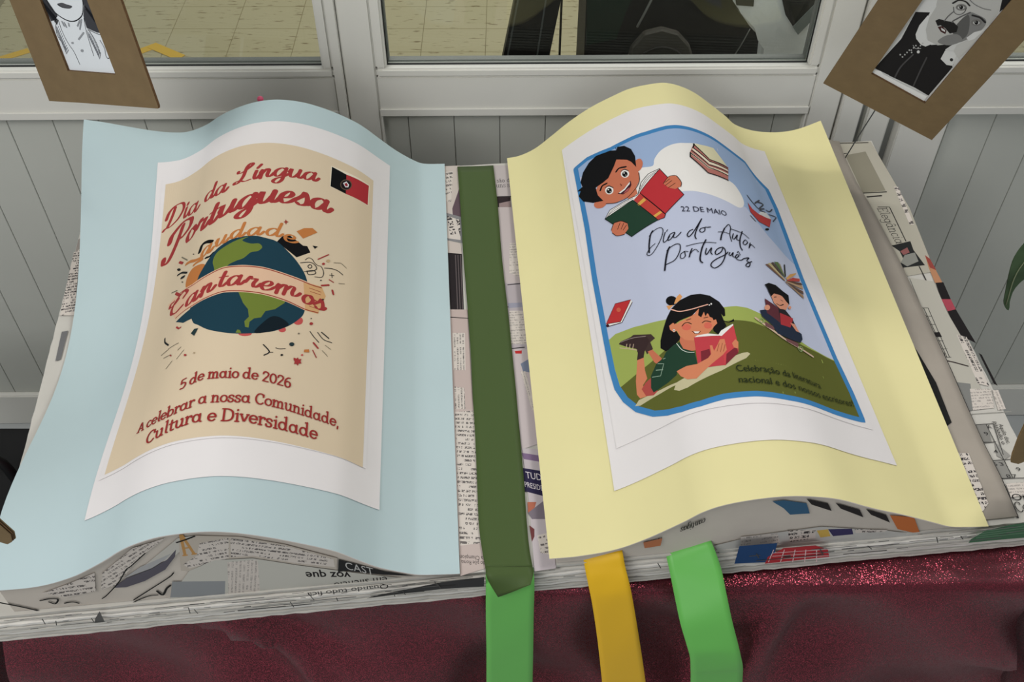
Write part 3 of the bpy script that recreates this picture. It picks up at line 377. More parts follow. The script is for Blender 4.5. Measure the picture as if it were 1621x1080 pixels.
NEWS=[('P','newspaper_scrap','top',(196,184,176),0,[185,6557,435,6547,391,6006,275,5408,145,5514]),
('N','newspaper_scrap','top','text',840,9,[222,6422,329,6426,261,5744,186,5779]),
('P','newspaper_scrap','top',(98,80,88),0,[393,6034,393,5396,267,5422,270,5608]),
('P','newspaper_scrap','top',(132,130,132),0,[164,5538,394,5409,366,4886,132,4972]),
('N','newspaper_scrap','top','bold',1194,-84,[193,5456,357,5360,338,4951,167,5006]),
('P','newspaper_scrap','top',(196,184,176),0,[148,4971,334,4889,336,4679,142,4723]),
('P','newspaper_scrap','top',(44,38,40),0,[150,4722,336,4679,290,3652,129,3691]),
('S','newspaper_scrap','top',(98,88,88),0,112,[253,4663,218,3682]),
('S','newspaper_scrap','top',(98,88,88),0,112,[285,4659,249,3678]),
('S','newspaper_scrap','top',(98,88,88),0,112,[318,4656,279,3675]),
('P','newspaper_scrap','top',(188,170,164),0,[113,3681,336,3658,291,2225,293,2059,67,2063]),
('S','newspaper_scrap','top',(40,36,38),0,129,[113,3550,333,3506]),
('N','newspaper_scrap','top','text',337,-93,[127,3282,278,3267,244,2671,105,2685]),
('N','newspaper_scrap','top','text',360,-93,[97,2434,210,2403,201,2068,89,2079]),
('P','newspaper_scrap','top',(190,174,168),0,[62,2101,308,2076,253,49,6,-11,28,816]),
('N','newspaper_scrap','top','text',566,171,[81,2062,363,2052,239,340,22,332]),
('T','newspaper_scrap','top',(40,36,38),'serif','eão põe Roma',[-2,-36],[271,125,24,165]),
('T','newspaper_scrap','top',(40,36,38),'serif','da Champion',[-2,-36],[264,184,15,224]),
('P','newspaper_scrap','top',(186,176,174),0,[899,6500,1211,6468,1166,5789,872,5805]),
('T','newspaper_scrap','top',(80,76,78),'serif','são do',[7,71],[926,6107,1146,6099]),
('T','newspaper_scrap','top',(80,76,78),'serif','uns se',[7,70],[907,5996,1134,5987]),
('S','newspaper_scrap','top',(40,36,38),0,201,[888,5790,1079,5784]),
('P','newspaper_scrap','top',(52,42,44),0,[888,5790,1077,5770,1053,5528,888,5505]),
('P','newspaper_scrap','top',(150,130,128),0,[910,5651,1069,5689,1062,5527,900,5544]),
('P','newspaper_scrap','top',(190,178,176),0,[885,5572,1124,5548,1078,4033,810,4060]),
('N','newspaper_scrap','top','grey',497,0,[974,4824,1107,4823,1059,4151,910,4260]),
('P','newspaper_scrap','top',(176,166,170),0,[819,4071,1121,4063,1047,2930,778,2937]),
('S','newspaper_scrap','top',(40,36,38),0,155,[872,4043,1032,4049]),
('S','newspaper_scrap','top',(40,36,38),0,150,[833,3652,927,3654]),
('N','newspaper_scrap','top','grey',432,-1,[842,3585,1011,3568,995,3007,802,3026]),
('P','newspaper_scrap','top',(150,150,165),0,[840,3718,1027,3710,1026,3632,839,3629]),
('S','newspaper_scrap','top',(40,36,38),0,141,[795,2955,960,2959]),
('P','newspaper_scrap','top',(192,180,180),0,[801,2944,1069,2927,1012,1540,768,1462]),
('P','newspaper_scrap','top',(120,130,150),0,[888,2704,999,2773,989,2556,904,2584]),
('P','newspaper_scrap','top',(186,50,50),0,[842,2910,925,2911,919,2861,846,2869]),
('N','newspaper_scrap','top','grey',296,-84,[875,2587,933,2581,983,2007,939,1993]),
('P','newspaper_scrap','top',(188,178,182),0,[770,1479,1013,1437,945,-21,731,-35,769,741]),
('P','newspaper_scrap','top',(126,104,134),0,[763,1419,975,1355,972,1271,775,1333]),
('P','newspaper_scrap','top',(46,42,70),0,[749,1219,1029,1133,1026,794,742,918]),
('T','newspaper_scrap','top',(214,206,210),'sans','TUDO',[11,89],[774,1085,1000,1013]),
('T','newspaper_scrap','top',(214,206,210),'sans','PRESIDENTE',[9,71],[749,974,1035,864]),
('P','newspaper_scrap','top',(176,104,82),0,[754,782,845,773,815,690,745,650]),
('P','newspaper_scrap','top',(122,112,122),0,[745,650,932,787,955,552,775,570]),
('N','newspaper_scrap','top','text',440,7,[804,371,962,400,964,120,817,164]),
('P','newspaper_scrap','top',(110,60,60),0,[741,498,787,448,777,359,745,303]),
('P','newspaper_scrap','top',(176,170,156),0,[5898,6535,6420,6513,6431,4982,6292,3737,5772,3672,5750,5051]),
('S','newspaper_scrap','top',(40,36,38),0,187,[5948,6514,6373,6487]),
('S','newspaper_scrap','top',(40,36,38),0,183,[5911,6259,5979,6267]),
('P','newspaper_scrap','top',(140,134,118),0,[5946,6225,6265,6283,6241,5384,5910,5362]),
('S','newspaper_scrap','top',(40,36,38),0,206,[5910,5362,6240,5357]),
('S','newspaper_scrap','top',(40,36,38),0,273,[5943,5276,6142,5283]),
('T','newspaper_scrap','top',(50,48,48),'serif','Elegância',[94,50],[5989,5027,5987,4302]),
('S','newspaper_scrap','top',(40,36,38),0,134,[6015,5051,6168,5036,6136,4337]),
('S','newspaper_scrap','top',(40,36,38),0,138,[6128,3849,6116,3498]),
('P','newspaper_scrap','top',(42,44,44),0,[5916,4272,6194,4331,6171,4160,6209,3864,5919,3846,5884,3708,5888,3897,5979,4008,5983,4154]),
('P','newspaper_scrap','top',(140,140,132),0,[5921,3941,6022,4077,6170,4110,6155,3942,5976,3864]),
('P','newspaper_scrap','top',(146,92,90),0,[5991,4153,6108,4215,6104,4117,6006,4078]),
('N','newspaper_scrap','top','text',1159,8,[6383,5454,6444,5448,6365,4646,6306,4652]),
('P','newspaper_scrap','top',(182,130,96),0,[6281,4050,6317,3925,6307,3525,6212,3535,6239,3813]),
('P','newspaper_scrap','top',(150,70,62),0,[6281,4050,6319,3973,6317,3758,6255,3812]),
('P','newspaper_scrap','top',(36,32,34),0,[6220,3534,6320,3535,6294,3231,6178,3243]),
('P','newspaper_scrap','top',(168,70,84),0,[6178,3243,6294,3231,6286,3054,6174,3033]),
('P','newspaper_scrap','top',(36,32,34),0,[6174,3033,6286,3054,6299,2478,6198,2592,6141,2661]),
('P','newspaper_scrap','top',(36,32,34),0,[6266,2328,6290,2296,6272,1816,6241,1848]),
('P','newspaper_scrap','top',(182,178,166),0,[5930,3656,6205,3559,6161,3001,6170,2637,6036,1567,5773,1502,5830,2567]),
('S','newspaper_scrap','top',(60,58,56),0,95,[5856,3120,5948,3110]),
('S','newspaper_scrap','top',(60,58,56),0,94,[5851,2978,5942,2969]),
('S','newspaper_scrap','top',(60,58,56),0,93,[5846,2839,5937,2830]),
('S','newspaper_scrap','top',(60,58,56),0,92,[5841,2702,5931,2693]),
('S','newspaper_scrap','top',(60,58,56),0,91,[5836,2567,5925,2558]),
('S','newspaper_scrap','top',(60,58,56),0,90,[5831,2434,5920,2425]),
('S','newspaper_scrap','top',(60,58,56),0,89,[5826,2302,5914,2293]),
('S','newspaper_scrap','top',(60,58,56),0,89,[5856,3120,5824,2303]),
('S','newspaper_scrap','top',(60,58,56),0,89,[5902,3115,5869,2298]),
('S','newspaper_scrap','top',(60,58,56),0,89,[5956,3110,5898,2295]),
('P','newspaper_scrap','top',(40,36,38),0,[5851,2701,5938,2702,5936,2619,5861,2626]),
('P','newspaper_scrap','top',(40,36,38),0,[5815,2374,5866,2369,5845,2240,5816,2263]),
('S','newspaper_scrap','top',(60,50,50),0,195,[5827,2252,5918,2213,6055,2139]),
('N','newspaper_scrap','top','bold',538,-92,[6125,2641,6228,2589,6174,1817,6061,1866]),
('P','newspaper_scrap','top',(128,128,124),0,[5799,1922,5975,1875,5844,1495,5766,1485]),
('N','newspaper_scrap','top','grey',415,-1,[5937,1803,6173,1779,6098,1506,5844,1495]),
('N','newspaper_scrap','top','grey',391,-95,[6179,1759,6251,1752,6217,1475,6125,1466]),
('S','newspaper_scrap','top',(150,148,140),0,83,[5808,1444,6257,1435]),
('P','newspaper_scrap','top',(134,132,126),0,[5794,1292,5909,1289,5868,1047,5759,1058]),
('P','newspaper_scrap','top',(140,138,132),0,[5768,801,5903,804,5877,558,5734,581]),
('P','newspaper_scrap','top',(150,148,142),0,[5896,1044,5992,846,5903,804,5844,861]),
('S','newspaper_scrap','top',(60,58,56),0,90,[5794,1292,5989,1290]),
('S','newspaper_scrap','top',(60,58,56),0,88,[5759,1041,5909,1043]),
('S','newspaper_scrap','top',(60,58,56),0,86,[5761,802,6015,801]),
('S','newspaper_scrap','top',(60,58,56),0,84,[5737,572,6033,550]),
('S','newspaper_scrap','top',(60,58,56),0,84,[5905,1281,5887,565]),
('S','newspaper_scrap','top',(60,58,56),0,86,[5989,1290,5918,870]),
('T','newspaper_scrap','top',(50,48,48),'sans','A',[22,51],[5904,1228,5949,1223]),
('T','newspaper_scrap','top',(50,48,48),'sans','9',[22,51],[5829,1138,5874,1134]),
('T','newspaper_scrap','top',(50,48,48),'sans','4',[22,49],[5831,896,5875,892]),
('T','newspaper_scrap','top',(50,48,48),'sans','3',[21,48],[5820,729,5864,724]),
('T','newspaper_scrap','top',(50,48,48),'sans','9',[22,48],[5973,647,6016,642]),
('T','newspaper_scrap','top',(50,48,48),'sans','8',[21,47],[5827,571,5870,567]),
('T','newspaper_scrap','top',(50,48,48),'sans','7',[21,47],[5893,565,5937,560]),
('T','newspaper_scrap','top',(50,48,48),'sans','6',[21,48],[5753,736,5797,731]),
('T','newspaper_scrap','top',(40,36,38),'sans','passado o',[38,12],[6000,1316,5963,1003]),
('T','newspaper_scrap','top',(40,36,38),'sans','Aquilo doc.',[39,14],[6041,1276,6021,1005]),
('N','newspaper_scrap','top','grey',392,-1,[5782,503,6008,496,5970,339,5759,329]),
('T','newspaper_scrap','top',(40,36,38),'serif','Co',[41,89],[5756,141,5879,144]),
('T','newspaper_scrap','top',(40,36,38),'serif','Op',[28,61],[5769,288,5945,286]),
('P','newspaper_scrap','flap',(34,34,34),0,[5508,2461,5522,2379,5556,1885,5510,1317,5445,1280,5441,1486,5434,1916]),
('N','newspaper_scrap','flap','bold',559,-1,[5408,911,5529,898,5477,261,5345,143]),
('P','newspaper_scrap','top',(150,142,136),0,[-4646,5458,-4626,5481,-4509,4834,-4622,4728]),
('N','newspaper_scrap','top','bold',490,7,[-4657,5210,-4587,5265,-4431,4034,-4607,4051]),
('P','newspaper_scrap','top',(110,110,112),0,[-4529,3766,-4458,3779,-4454,3307,-4509,3292]),
('P','newspaper_scrap','fl',(190,186,178),0,[-2477,1425,-2318,1441,-2232,1324,-2399,1329,-2624,1088,-2896,1002]),
('N','newspaper_scrap','fl','text',613,6,[-3900,699,-3606,831,-3335,976,-3416,659,-3708,594,-3846,689]),
('N','newspaper_scrap','fl','text',404,38,[-3273,955,-2901,1327,-2584,1442,-2874,1173,-3197,736,-3365,673]),
('P','newspaper_scrap','fl',(92,88,98),0,[-3245,687,-3090,832,-2828,957,-2652,1092,-2536,1246,-2576,1123,-2709,925,-2935,760,-3131,678]),
('P','newspaper_scrap','fl',(166,166,166),0,[-3112,836,-2918,1005,-2589,1190,-2668,1095,-2825,967]),
('P','newspaper_scrap','fl',(186,176,164),0,[-2486,1364,-2318,1441,-1944,1361,-1580,1176,-1136,862,-1167,662,-1520,814,-1898,1000,-2239,1024,-2504,868,-2576,880]),
('T','newspaper_scrap','fl',(186,140,84),'serif','A',[59,266],[-2497,1121,-2381,1134]),
('N','newspaper_scrap','fl','text',542,9,[-2313,1315,-2046,1357,-2112,1024,-2494,911,-2534,985,-2380,1113]),
('N','newspaper_scrap','fl','text',562,-22,[-2030,1354,-1583,1155,-1173,846,-1179,710,-1517,836,-1892,1032,-2086,1042]),
('P','newspaper_scrap','fl',(192,190,180),0,[-2504,868,-2241,1013,-1900,989,-1522,803,-1014,578,-543,390,-1041,333,-1590,357,-2136,358,-2857,318]),
('P','newspaper_scrap','fl',(142,146,148),0,[-2698,707,-2220,635,-2283,348,-2783,426]),
('N','newspaper_scrap','fl','grey',353,78,[-2136,962,-1859,960,-1940,371,-2241,377]),
('P','newspaper_scrap','fl',(44,44,44),0,[-1127,838,-995,748,-748,567,-448,421,-755,498,-1081,624,-1160,615]),
('T','newspaper_scrap','fl',(188,186,182),'sans','CAST',[14,138],[-1077,658,-828,499]),
('T','newspaper_scrap','fl',(40,36,38),'sansb','voz que',[-15,-102],[-1048,595,-1465,667]),
('T','newspaper_scrap','fl',(40,36,38),'sans','em silêncio',[-12,-94],[-710,455,-1226,425]),
('S','newspaper_scrap','fl',(40,40,38),1,197,[-3530,306,-3639,339,-3818,335,-3958,325]),
('S','newspaper_scrap','fl',(40,40,38),1,215,[-3372,339,-3576,352,-3874,346]),
('S','newspaper_scrap','fl',(40,40,38),1,136,[-3124,440,-2913,616,-2707,789,-2650,859]),
('S','newspaper_scrap','fl',(40,40,38),1,141,[-3189,354,-3113,413,-2976,485,-2885,493]),
('S','newspaper_scrap','fl',(40,40,38),1,226,[-2874,562,-2840,484,-2778,592,-2731,643]),
('S','newspaper_scrap','fl',(40,40,38),1,174,[-3951,578,-3853,596,-3790,573,-3838,498,-3882,542]),
('S','newspaper_scrap','fl',(40,40,38),1,176,[-3751,494,-3677,504,-3629,471]),
('S','newspaper_scrap','fl',(40,40,38),1,211,[-4311,608,-4124,478,-3954,336]),
('S','newspaper_scrap','fl',(40,40,38),1,189,[-2331,1433,-2412,1394,-2504,1357]),
('S','newspaper_scrap','fl',(40,40,38),1,119,[-2815,1228,-2989,1039,-3049,983,-3173,778,-3335,574,-3399,514]),
('T','newspaper_scrap','fe',(40,36,38),'sans','Quando tudo fica',[-9,-65],[-696,490,-1473,461]),
('P','newspaper_scrap','fe',(62,62,62),0,[-511,361,-175,434,232,459,228,279,-182,303,-554,284,-927,253,-799,303]),
('P','newspaper_scrap','fe',(96,94,92),0,[-3498,334,-3418,466,-3430,259,-3527,252]),
('P','newspaper_scrap','fr',(60,98,128),0,[2989,1189,3098,1194,3338,1106,3409,924,3213,932,3126,1053]),
('P','newspaper_scrap','fr',(48,44,44),0,[3322,1182,3557,1071,3626,932,3394,1077]),
('P','newspaper_scrap','fr',(48,44,44),0,[3632,1069,3909,911,3984,768,3708,961]),
('P','newspaper_scrap','fr',(48,44,44),0,[3971,915,4213,773,4292,627,4051,804]),
('P','newspaper_scrap','fr',(196,112,62),0,[4254,762,4521,688,4686,353,4409,490]),
('P','newspaper_scrap','fr',(190,188,182),0,[2532,488,2958,615,3587,664,4278,487,4791,313,4325,316,3276,296,2623,308]),
('N','newspaper_scrap','fr','grey',606,5,[2780,609,3148,619,3212,425,2812,419]),
('P','newspaper_scrap','fr',(62,58,96),0,[3664,606,3916,578,3956,469,3748,467]),
('P','newspaper_scrap','fr',(206,170,84),0,[3549,602,3664,606,3721,471,3619,464]),
('N','newspaper_scrap','fr','bold',726,3,[3244,650,3531,627,3568,461,3314,431]),
('N','newspaper_scrap','fr','bold',451,-8,[3946,562,4309,494,4285,463,3977,488]),
('T','newspaper_scrap','fr',(40,36,38),'serif','cantigas',[10,-79],[2370,1006,2152,876]),
('T','newspaper_scrap','fr',(40,36,38),'serif','leve e',[7,-70],[1982,736,1829,648]),
('P','newspaper_scrap','fr',(184,116,80),0,[1802,663,1985,713,1981,577,1825,556]),
('P','newspaper_scrap','fe',(40,72,116),0,[2740,610,3121,606,3138,251,2743,281]),
('P','newspaper_scrap','fe',(178,52,58),0,[3072,357,3205,500,3528,494,3678,399,3726,249,3064,227]),
('S','newspaper_scrap','fe',(222,190,190),0,88,[3107,481,3097,257]),
('S','newspaper_scrap','fe',(222,190,190),0,88,[3219,463,3225,236]),
('S','newspaper_scrap','fe',(222,190,190),0,89,[3332,444,3354,214]),
('S','newspaper_scrap','fe',(222,190,190),0,89,[3446,426,3483,193]),
('S','newspaper_scrap','fe',(222,190,190),0,90,[3560,407,3612,171]),
('S','newspaper_scrap','fe',(222,190,190),0,87,[3105,423,3685,398]),
('S','newspaper_scrap','fe',(222,190,190),0,88,[3117,362,3699,337]),
('S','newspaper_scrap','fe',(222,190,190),0,89,[3128,300,3714,275]),
('P','newspaper_scrap','fe',(74,112,84),0,[5178,345,5286,491,5526,557,5783,574,5898,278,5493,283,5175,275]),
('S','newspaper_scrap','fe',(112,142,116),0,103,[5232,360,5859,378]),
('S','newspaper_scrap','fe',(112,142,116),0,102,[5220,397,5840,427]),
('S','newspaper_scrap','fe',(112,142,116),0,102,[5207,434,5821,477]),
('S','newspaper_scrap','fe',(112,142,116),0,101,[5194,471,5802,526]),
('S','page_edge_print','fe',(120,118,116),0,106,[-2167,252,-1713,254]),
('S','page_edge_print','fe',(130,128,126),0,73,[-3791,353,-3737,354]),
('S','page_edge_print','fe',(110,108,106),0,120,[5537,402,5739,429]),
('S','page_edge_print','fe',(61,59,57),0,108,[-2987,345,-2893,346]),
('S','page_edge_print','fe',(94,92,90),0,93,[-3830,273,-3422,275]),
('S','page_edge_print','fe',(106,104,102),0,64,[-624,260,-33,262]),
('S','page_edge_print','fe',(98,96,94),0,88,[-3137,307,-3074,307]),
('S','page_edge_print','fe',(89,87,85),0,140,[3830,381,4412,383]),
('S','page_edge_print','fe',(121,119,117),0,122,[-2385,449,-1886,452]),
('S','page_edge_print','fe',(79,77,75),0,62,[5435,512,5477,512]),
('S','page_edge_print','fe',(65,63,61),0,85,[-292,482,121,484]),
('S','page_edge_print','fe',(103,101,99),0,78,[-1609,474,-1505,475]),
('S','page_edge_print','fe',(109,107,105),0,121,[5169,324,5499,325]),
('S','page_edge_print','fe',(90,88,86),0,141,[3609,347,3749,347]),
('S','page_edge_print','fe',(61,59,57),0,120,[-197,360,-56,360]),
('S','page_edge_print','fe',(77,75,73),0,67,[5455,386,5557,386]),
('S','page_edge_print','fe',(118,116,114),0,77,[-3820,408,-3765,409]),
('S','page_edge_print','fe',(73,71,69),0,119,[-877,295,-362,297]),
('S','page_edge_print','fe',(124,122,120),0,71,[-4126,437,-3477,440]),
('S','page_edge_print','fe',(72,70,68),0,67,[3526,356,3599,357]),
('S','page_edge_print','fe',(81,79,77),0,60,[-1322,432,-1170,432]),
('S','page_edge_print','fe',(88,86,84),0,125,[2877,405,2979,406]),
('S','page_edge_print','fe',(83,81,79),0,125,[-4121,257,-4056,257]),
('S','page_edge_print','fe',(76,74,72),0,88,[-1149,403,-1097,403]),
('S','page_edge_print','fe',(79,77,75),0,71,[-1655,255,-1086,258]),
('S','page_edge_print','fe',(126,124,122),0,147,[5047,420,5104,420]),
('S','page_edge_print','fe',(96,94,92),0,66,[867,292,965,292]),
('S','page_edge_print','fe',(85,83,81),0,127,[-2092,309,-2037,309]),
('S','page_edge_print','fe',(75,73,71),0,76,[4517,410,4972,412]),
('S','page_edge_print','fe',(74,72,70),0,82,[-1543,383,-1499,383]),
('S','page_edge_print','fe',(105,103,101),0,73,[-2019,287,-1427,290]),
('S','page_edge_print','fe',(76,74,72),0,121,[-3276,275,-3243,275]),
('S','page_edge_print','fe',(94,92,90),0,73,[-4300,456,-3584,460]),
('S','page_edge_print','fe',(65,63,61),0,69,[3247,331,3305,331]),
('S','page_edge_print','fe',(124,122,120),0,92,[-3734,450,-3682,451]),
('S','page_edge_print','fe',(98,96,94),0,83,[-2933,314,-2894,315]),
('S','page_edge_print','fe',(60,58,56),0,110,[-2577,447,-2449,448]),
('S','page_edge_print','fe',(118,116,114),0,102,[-750,480,-704,480]),
('S','page_edge_print','fe',(115,113,111),0,62,[3276,504,3654,506]),
('S','page_edge_print','fe',(69,67,65),0,120,[38,429,101,430]),
('S','page_edge_print','fe',(107,105,103),0,134,[-2299,246,-2204,246]),
('S','page_edge_print','fe',(127,125,123),0,122,[1019,334,1125,334]),
('S','page_edge_print','fe',(108,106,104),0,68,[-669,466,-229,469]),
('S','page_edge_print','fe',(121,119,117),0,120,[-4157,440,-4128,441]),
('S','page_edge_print','fe',(125,123,121),0,108,[5042,505,5606,508]),
('S','page_edge_print','fe',(67,65,63),0,100,[-2164,247,-1462,250]),
('S','page_edge_print','fe',(83,81,79),0,115,[4185,464,4284,464]),
('S','page_edge_print','fe',(124,122,120),0,82,[4899,505,5513,508]),
('S','page_edge_print','fe',(126,124,122),0,122,[4837,392,4915,392]),
('S','page_edge_print','fe',(72,70,68),0,93,[-2910,440,-2505,442]),
('S','page_edge_print','fe',(125,123,121),0,86,[4064,473,4133,473]),
('S','page_edge_print','fe',(112,110,108),0,102,[-2191,408,-1415,412]),
('S','page_edge_print','fe',(90,88,86),0,80,[-1858,342,-1596,343]),
('S','page_edge_print','fe',(86,84,82),0,99,[3220,349,3297,350]),
('S','page_edge_print','fe',(69,67,65),0,137,[3866,284,4311,285]),
('S','page_edge_print','fe',(90,88,86),0,107,[-558,435,-515,436]),
('S','page_edge_print','fe',(90,88,86),0,136,[3260,312,3321,312]),
('S','page_edge_print','fe',(64,62,60),0,136,[3237,348,3301,348]),
('S','page_edge_print','fe',(70,68,66),0,63,[-1978,378,-1940,378]),
('S','page_edge_print','fe',(103,101,99),0,54,[-1891,371,-1797,372]),
('S','page_edge_print','fe',(122,120,118),0,85,[-1193,468,-892,470]),
('S','page_edge_print','fe',(115,113,111),0,64,[867,482,923,482]),
('S','page_edge_print','fe',(107,105,103),0,121,[4416,301,4525,301]),
('S','page_edge_print','fe',(93,91,89),0,63,[-881,323,-594,324]),
('S','page_edge_print','fe',(74,72,70),0,121,[4993,401,5158,401]),
('S','page_edge_print','fe',(75,73,71),0,63,[-3006,312,-2836,313]),
('S','page_edge_print','fe',(99,97,95),0,119,[-367,381,-215,381]),
('S','page_edge_print','fe',(91,89,87),0,111,[-730,366,-676,367]),
('S','page_edge_print','fe',(74,72,70),0,72,[3591,316,3633,317]),
('S','page_edge_print','fe',(110,108,106),0,120,[-3364,305,-3286,306]),
('S','page_edge_print','fe',(84,82,80),0,107,[2963,308,3651,311]),
('S','page_edge_print','fe',(97,95,93),0,56,[-2782,415,-2722,416]),
('S','page_edge_print','fe',(130,128,126),0,138,[3504,426,3959,428]),
('S','page_edge_print','fe',(98,96,94),0,128,[-1458,316,-1024,318]),
('S','page_edge_print','fe',(118,116,114),0,70,[-4390,335,-4317,335]),
('S','page_edge_print','fe',(116,114,112),0,67,[3293,397,3349,397]),
('S','page_edge_print','fe',(66,64,62),0,57,[-1720,287,-1662,287]),
('S','page_edge_print','fe',(77,75,73),0,67,[4824,444,4955,445]),
('S','page_edge_print','fe',(103,101,99),0,147,[3898,344,3952,345]),
('S','page_edge_print','fe',(88,86,84),0,93,[-2460,371,-2406,371]),
('S','page_edge_print','fe',(80,78,76),0,86,[-3405,260,-3365,260]),
('S','page_edge_print','fe',(86,84,82),0,74,[-931,488,-664,490]),
('S','page_edge_print','fe',(62,60,58),0,68,[-856,451,-520,452]),
('S','page_edge_print','fe',(81,79,77),0,90,[-522,458,-438,458]),
('S','page_edge_print','fe',(64,62,60),0,110,[-2648,399,-2607,400]),
('S','page_edge_print','fe',(88,86,84),0,73,[-3929,346,-3709,347]),
('S','page_edge_print','fe',(104,102,100),0,129,[-676,338,-616,338]),
('S','page_edge_print','fe',(80,78,76),0,91,[-1653,333,-1634,229]),
('S','page_edge_print','fe',(80,78,76),0,101,[5038,436,5085,368]),
('S','page_edge_print','fe',(80,78,76),0,91,[-1209,333,-1202,268]),
('S','page_edge_print','fe',(80,78,76),0,91,[-248,466,-226,398]),
('S','page_edge_print','fe',(80,78,76),0,90,[-2606,395,-2614,291]),
('S','page_edge_print','fe',(80,78,76),0,96,[2938,447,2975,365]),
('S','page_edge_print','fe',(80,78,76),0,94,[1947,436,1987,340]),
('S','page_edge_print','fe',(80,78,76),0,92,[-654,342,-649,260]),
('S','page_edge_print','fe',(80,78,76),0,92,[-570,358,-544,274]),
('S','page_edge_print','fe',(80,78,76),0,100,[4782,454,4827,350]),
('S','page_edge_print','fe',(80,78,76),0,91,[-221,416,-197,335]),
('S','page_edge_print','fe',(80,78,76),0,98,[3588,426,3645,314]),
('S','page_edge_print','fe',(80,78,76),0,90,[-3956,435,-3961,334]),
('S','page_edge_print','fe',(80,78,76),0,90,[-3522,365,-3519,287]),
('S','page_edge_print','fe',(80,78,76),0,90,[-3849,375,-3868,293]),
('S','page_edge_print','fe',(80,78,76),0,99,[4084,408,4141,340]),
('S','page_edge_print','fe',(80,78,76),0,91,[-2561,356,-2545,275]),
('S','page_edge_print','fe',(80,78,76),0,90,[-1445,409,-1425,334])]
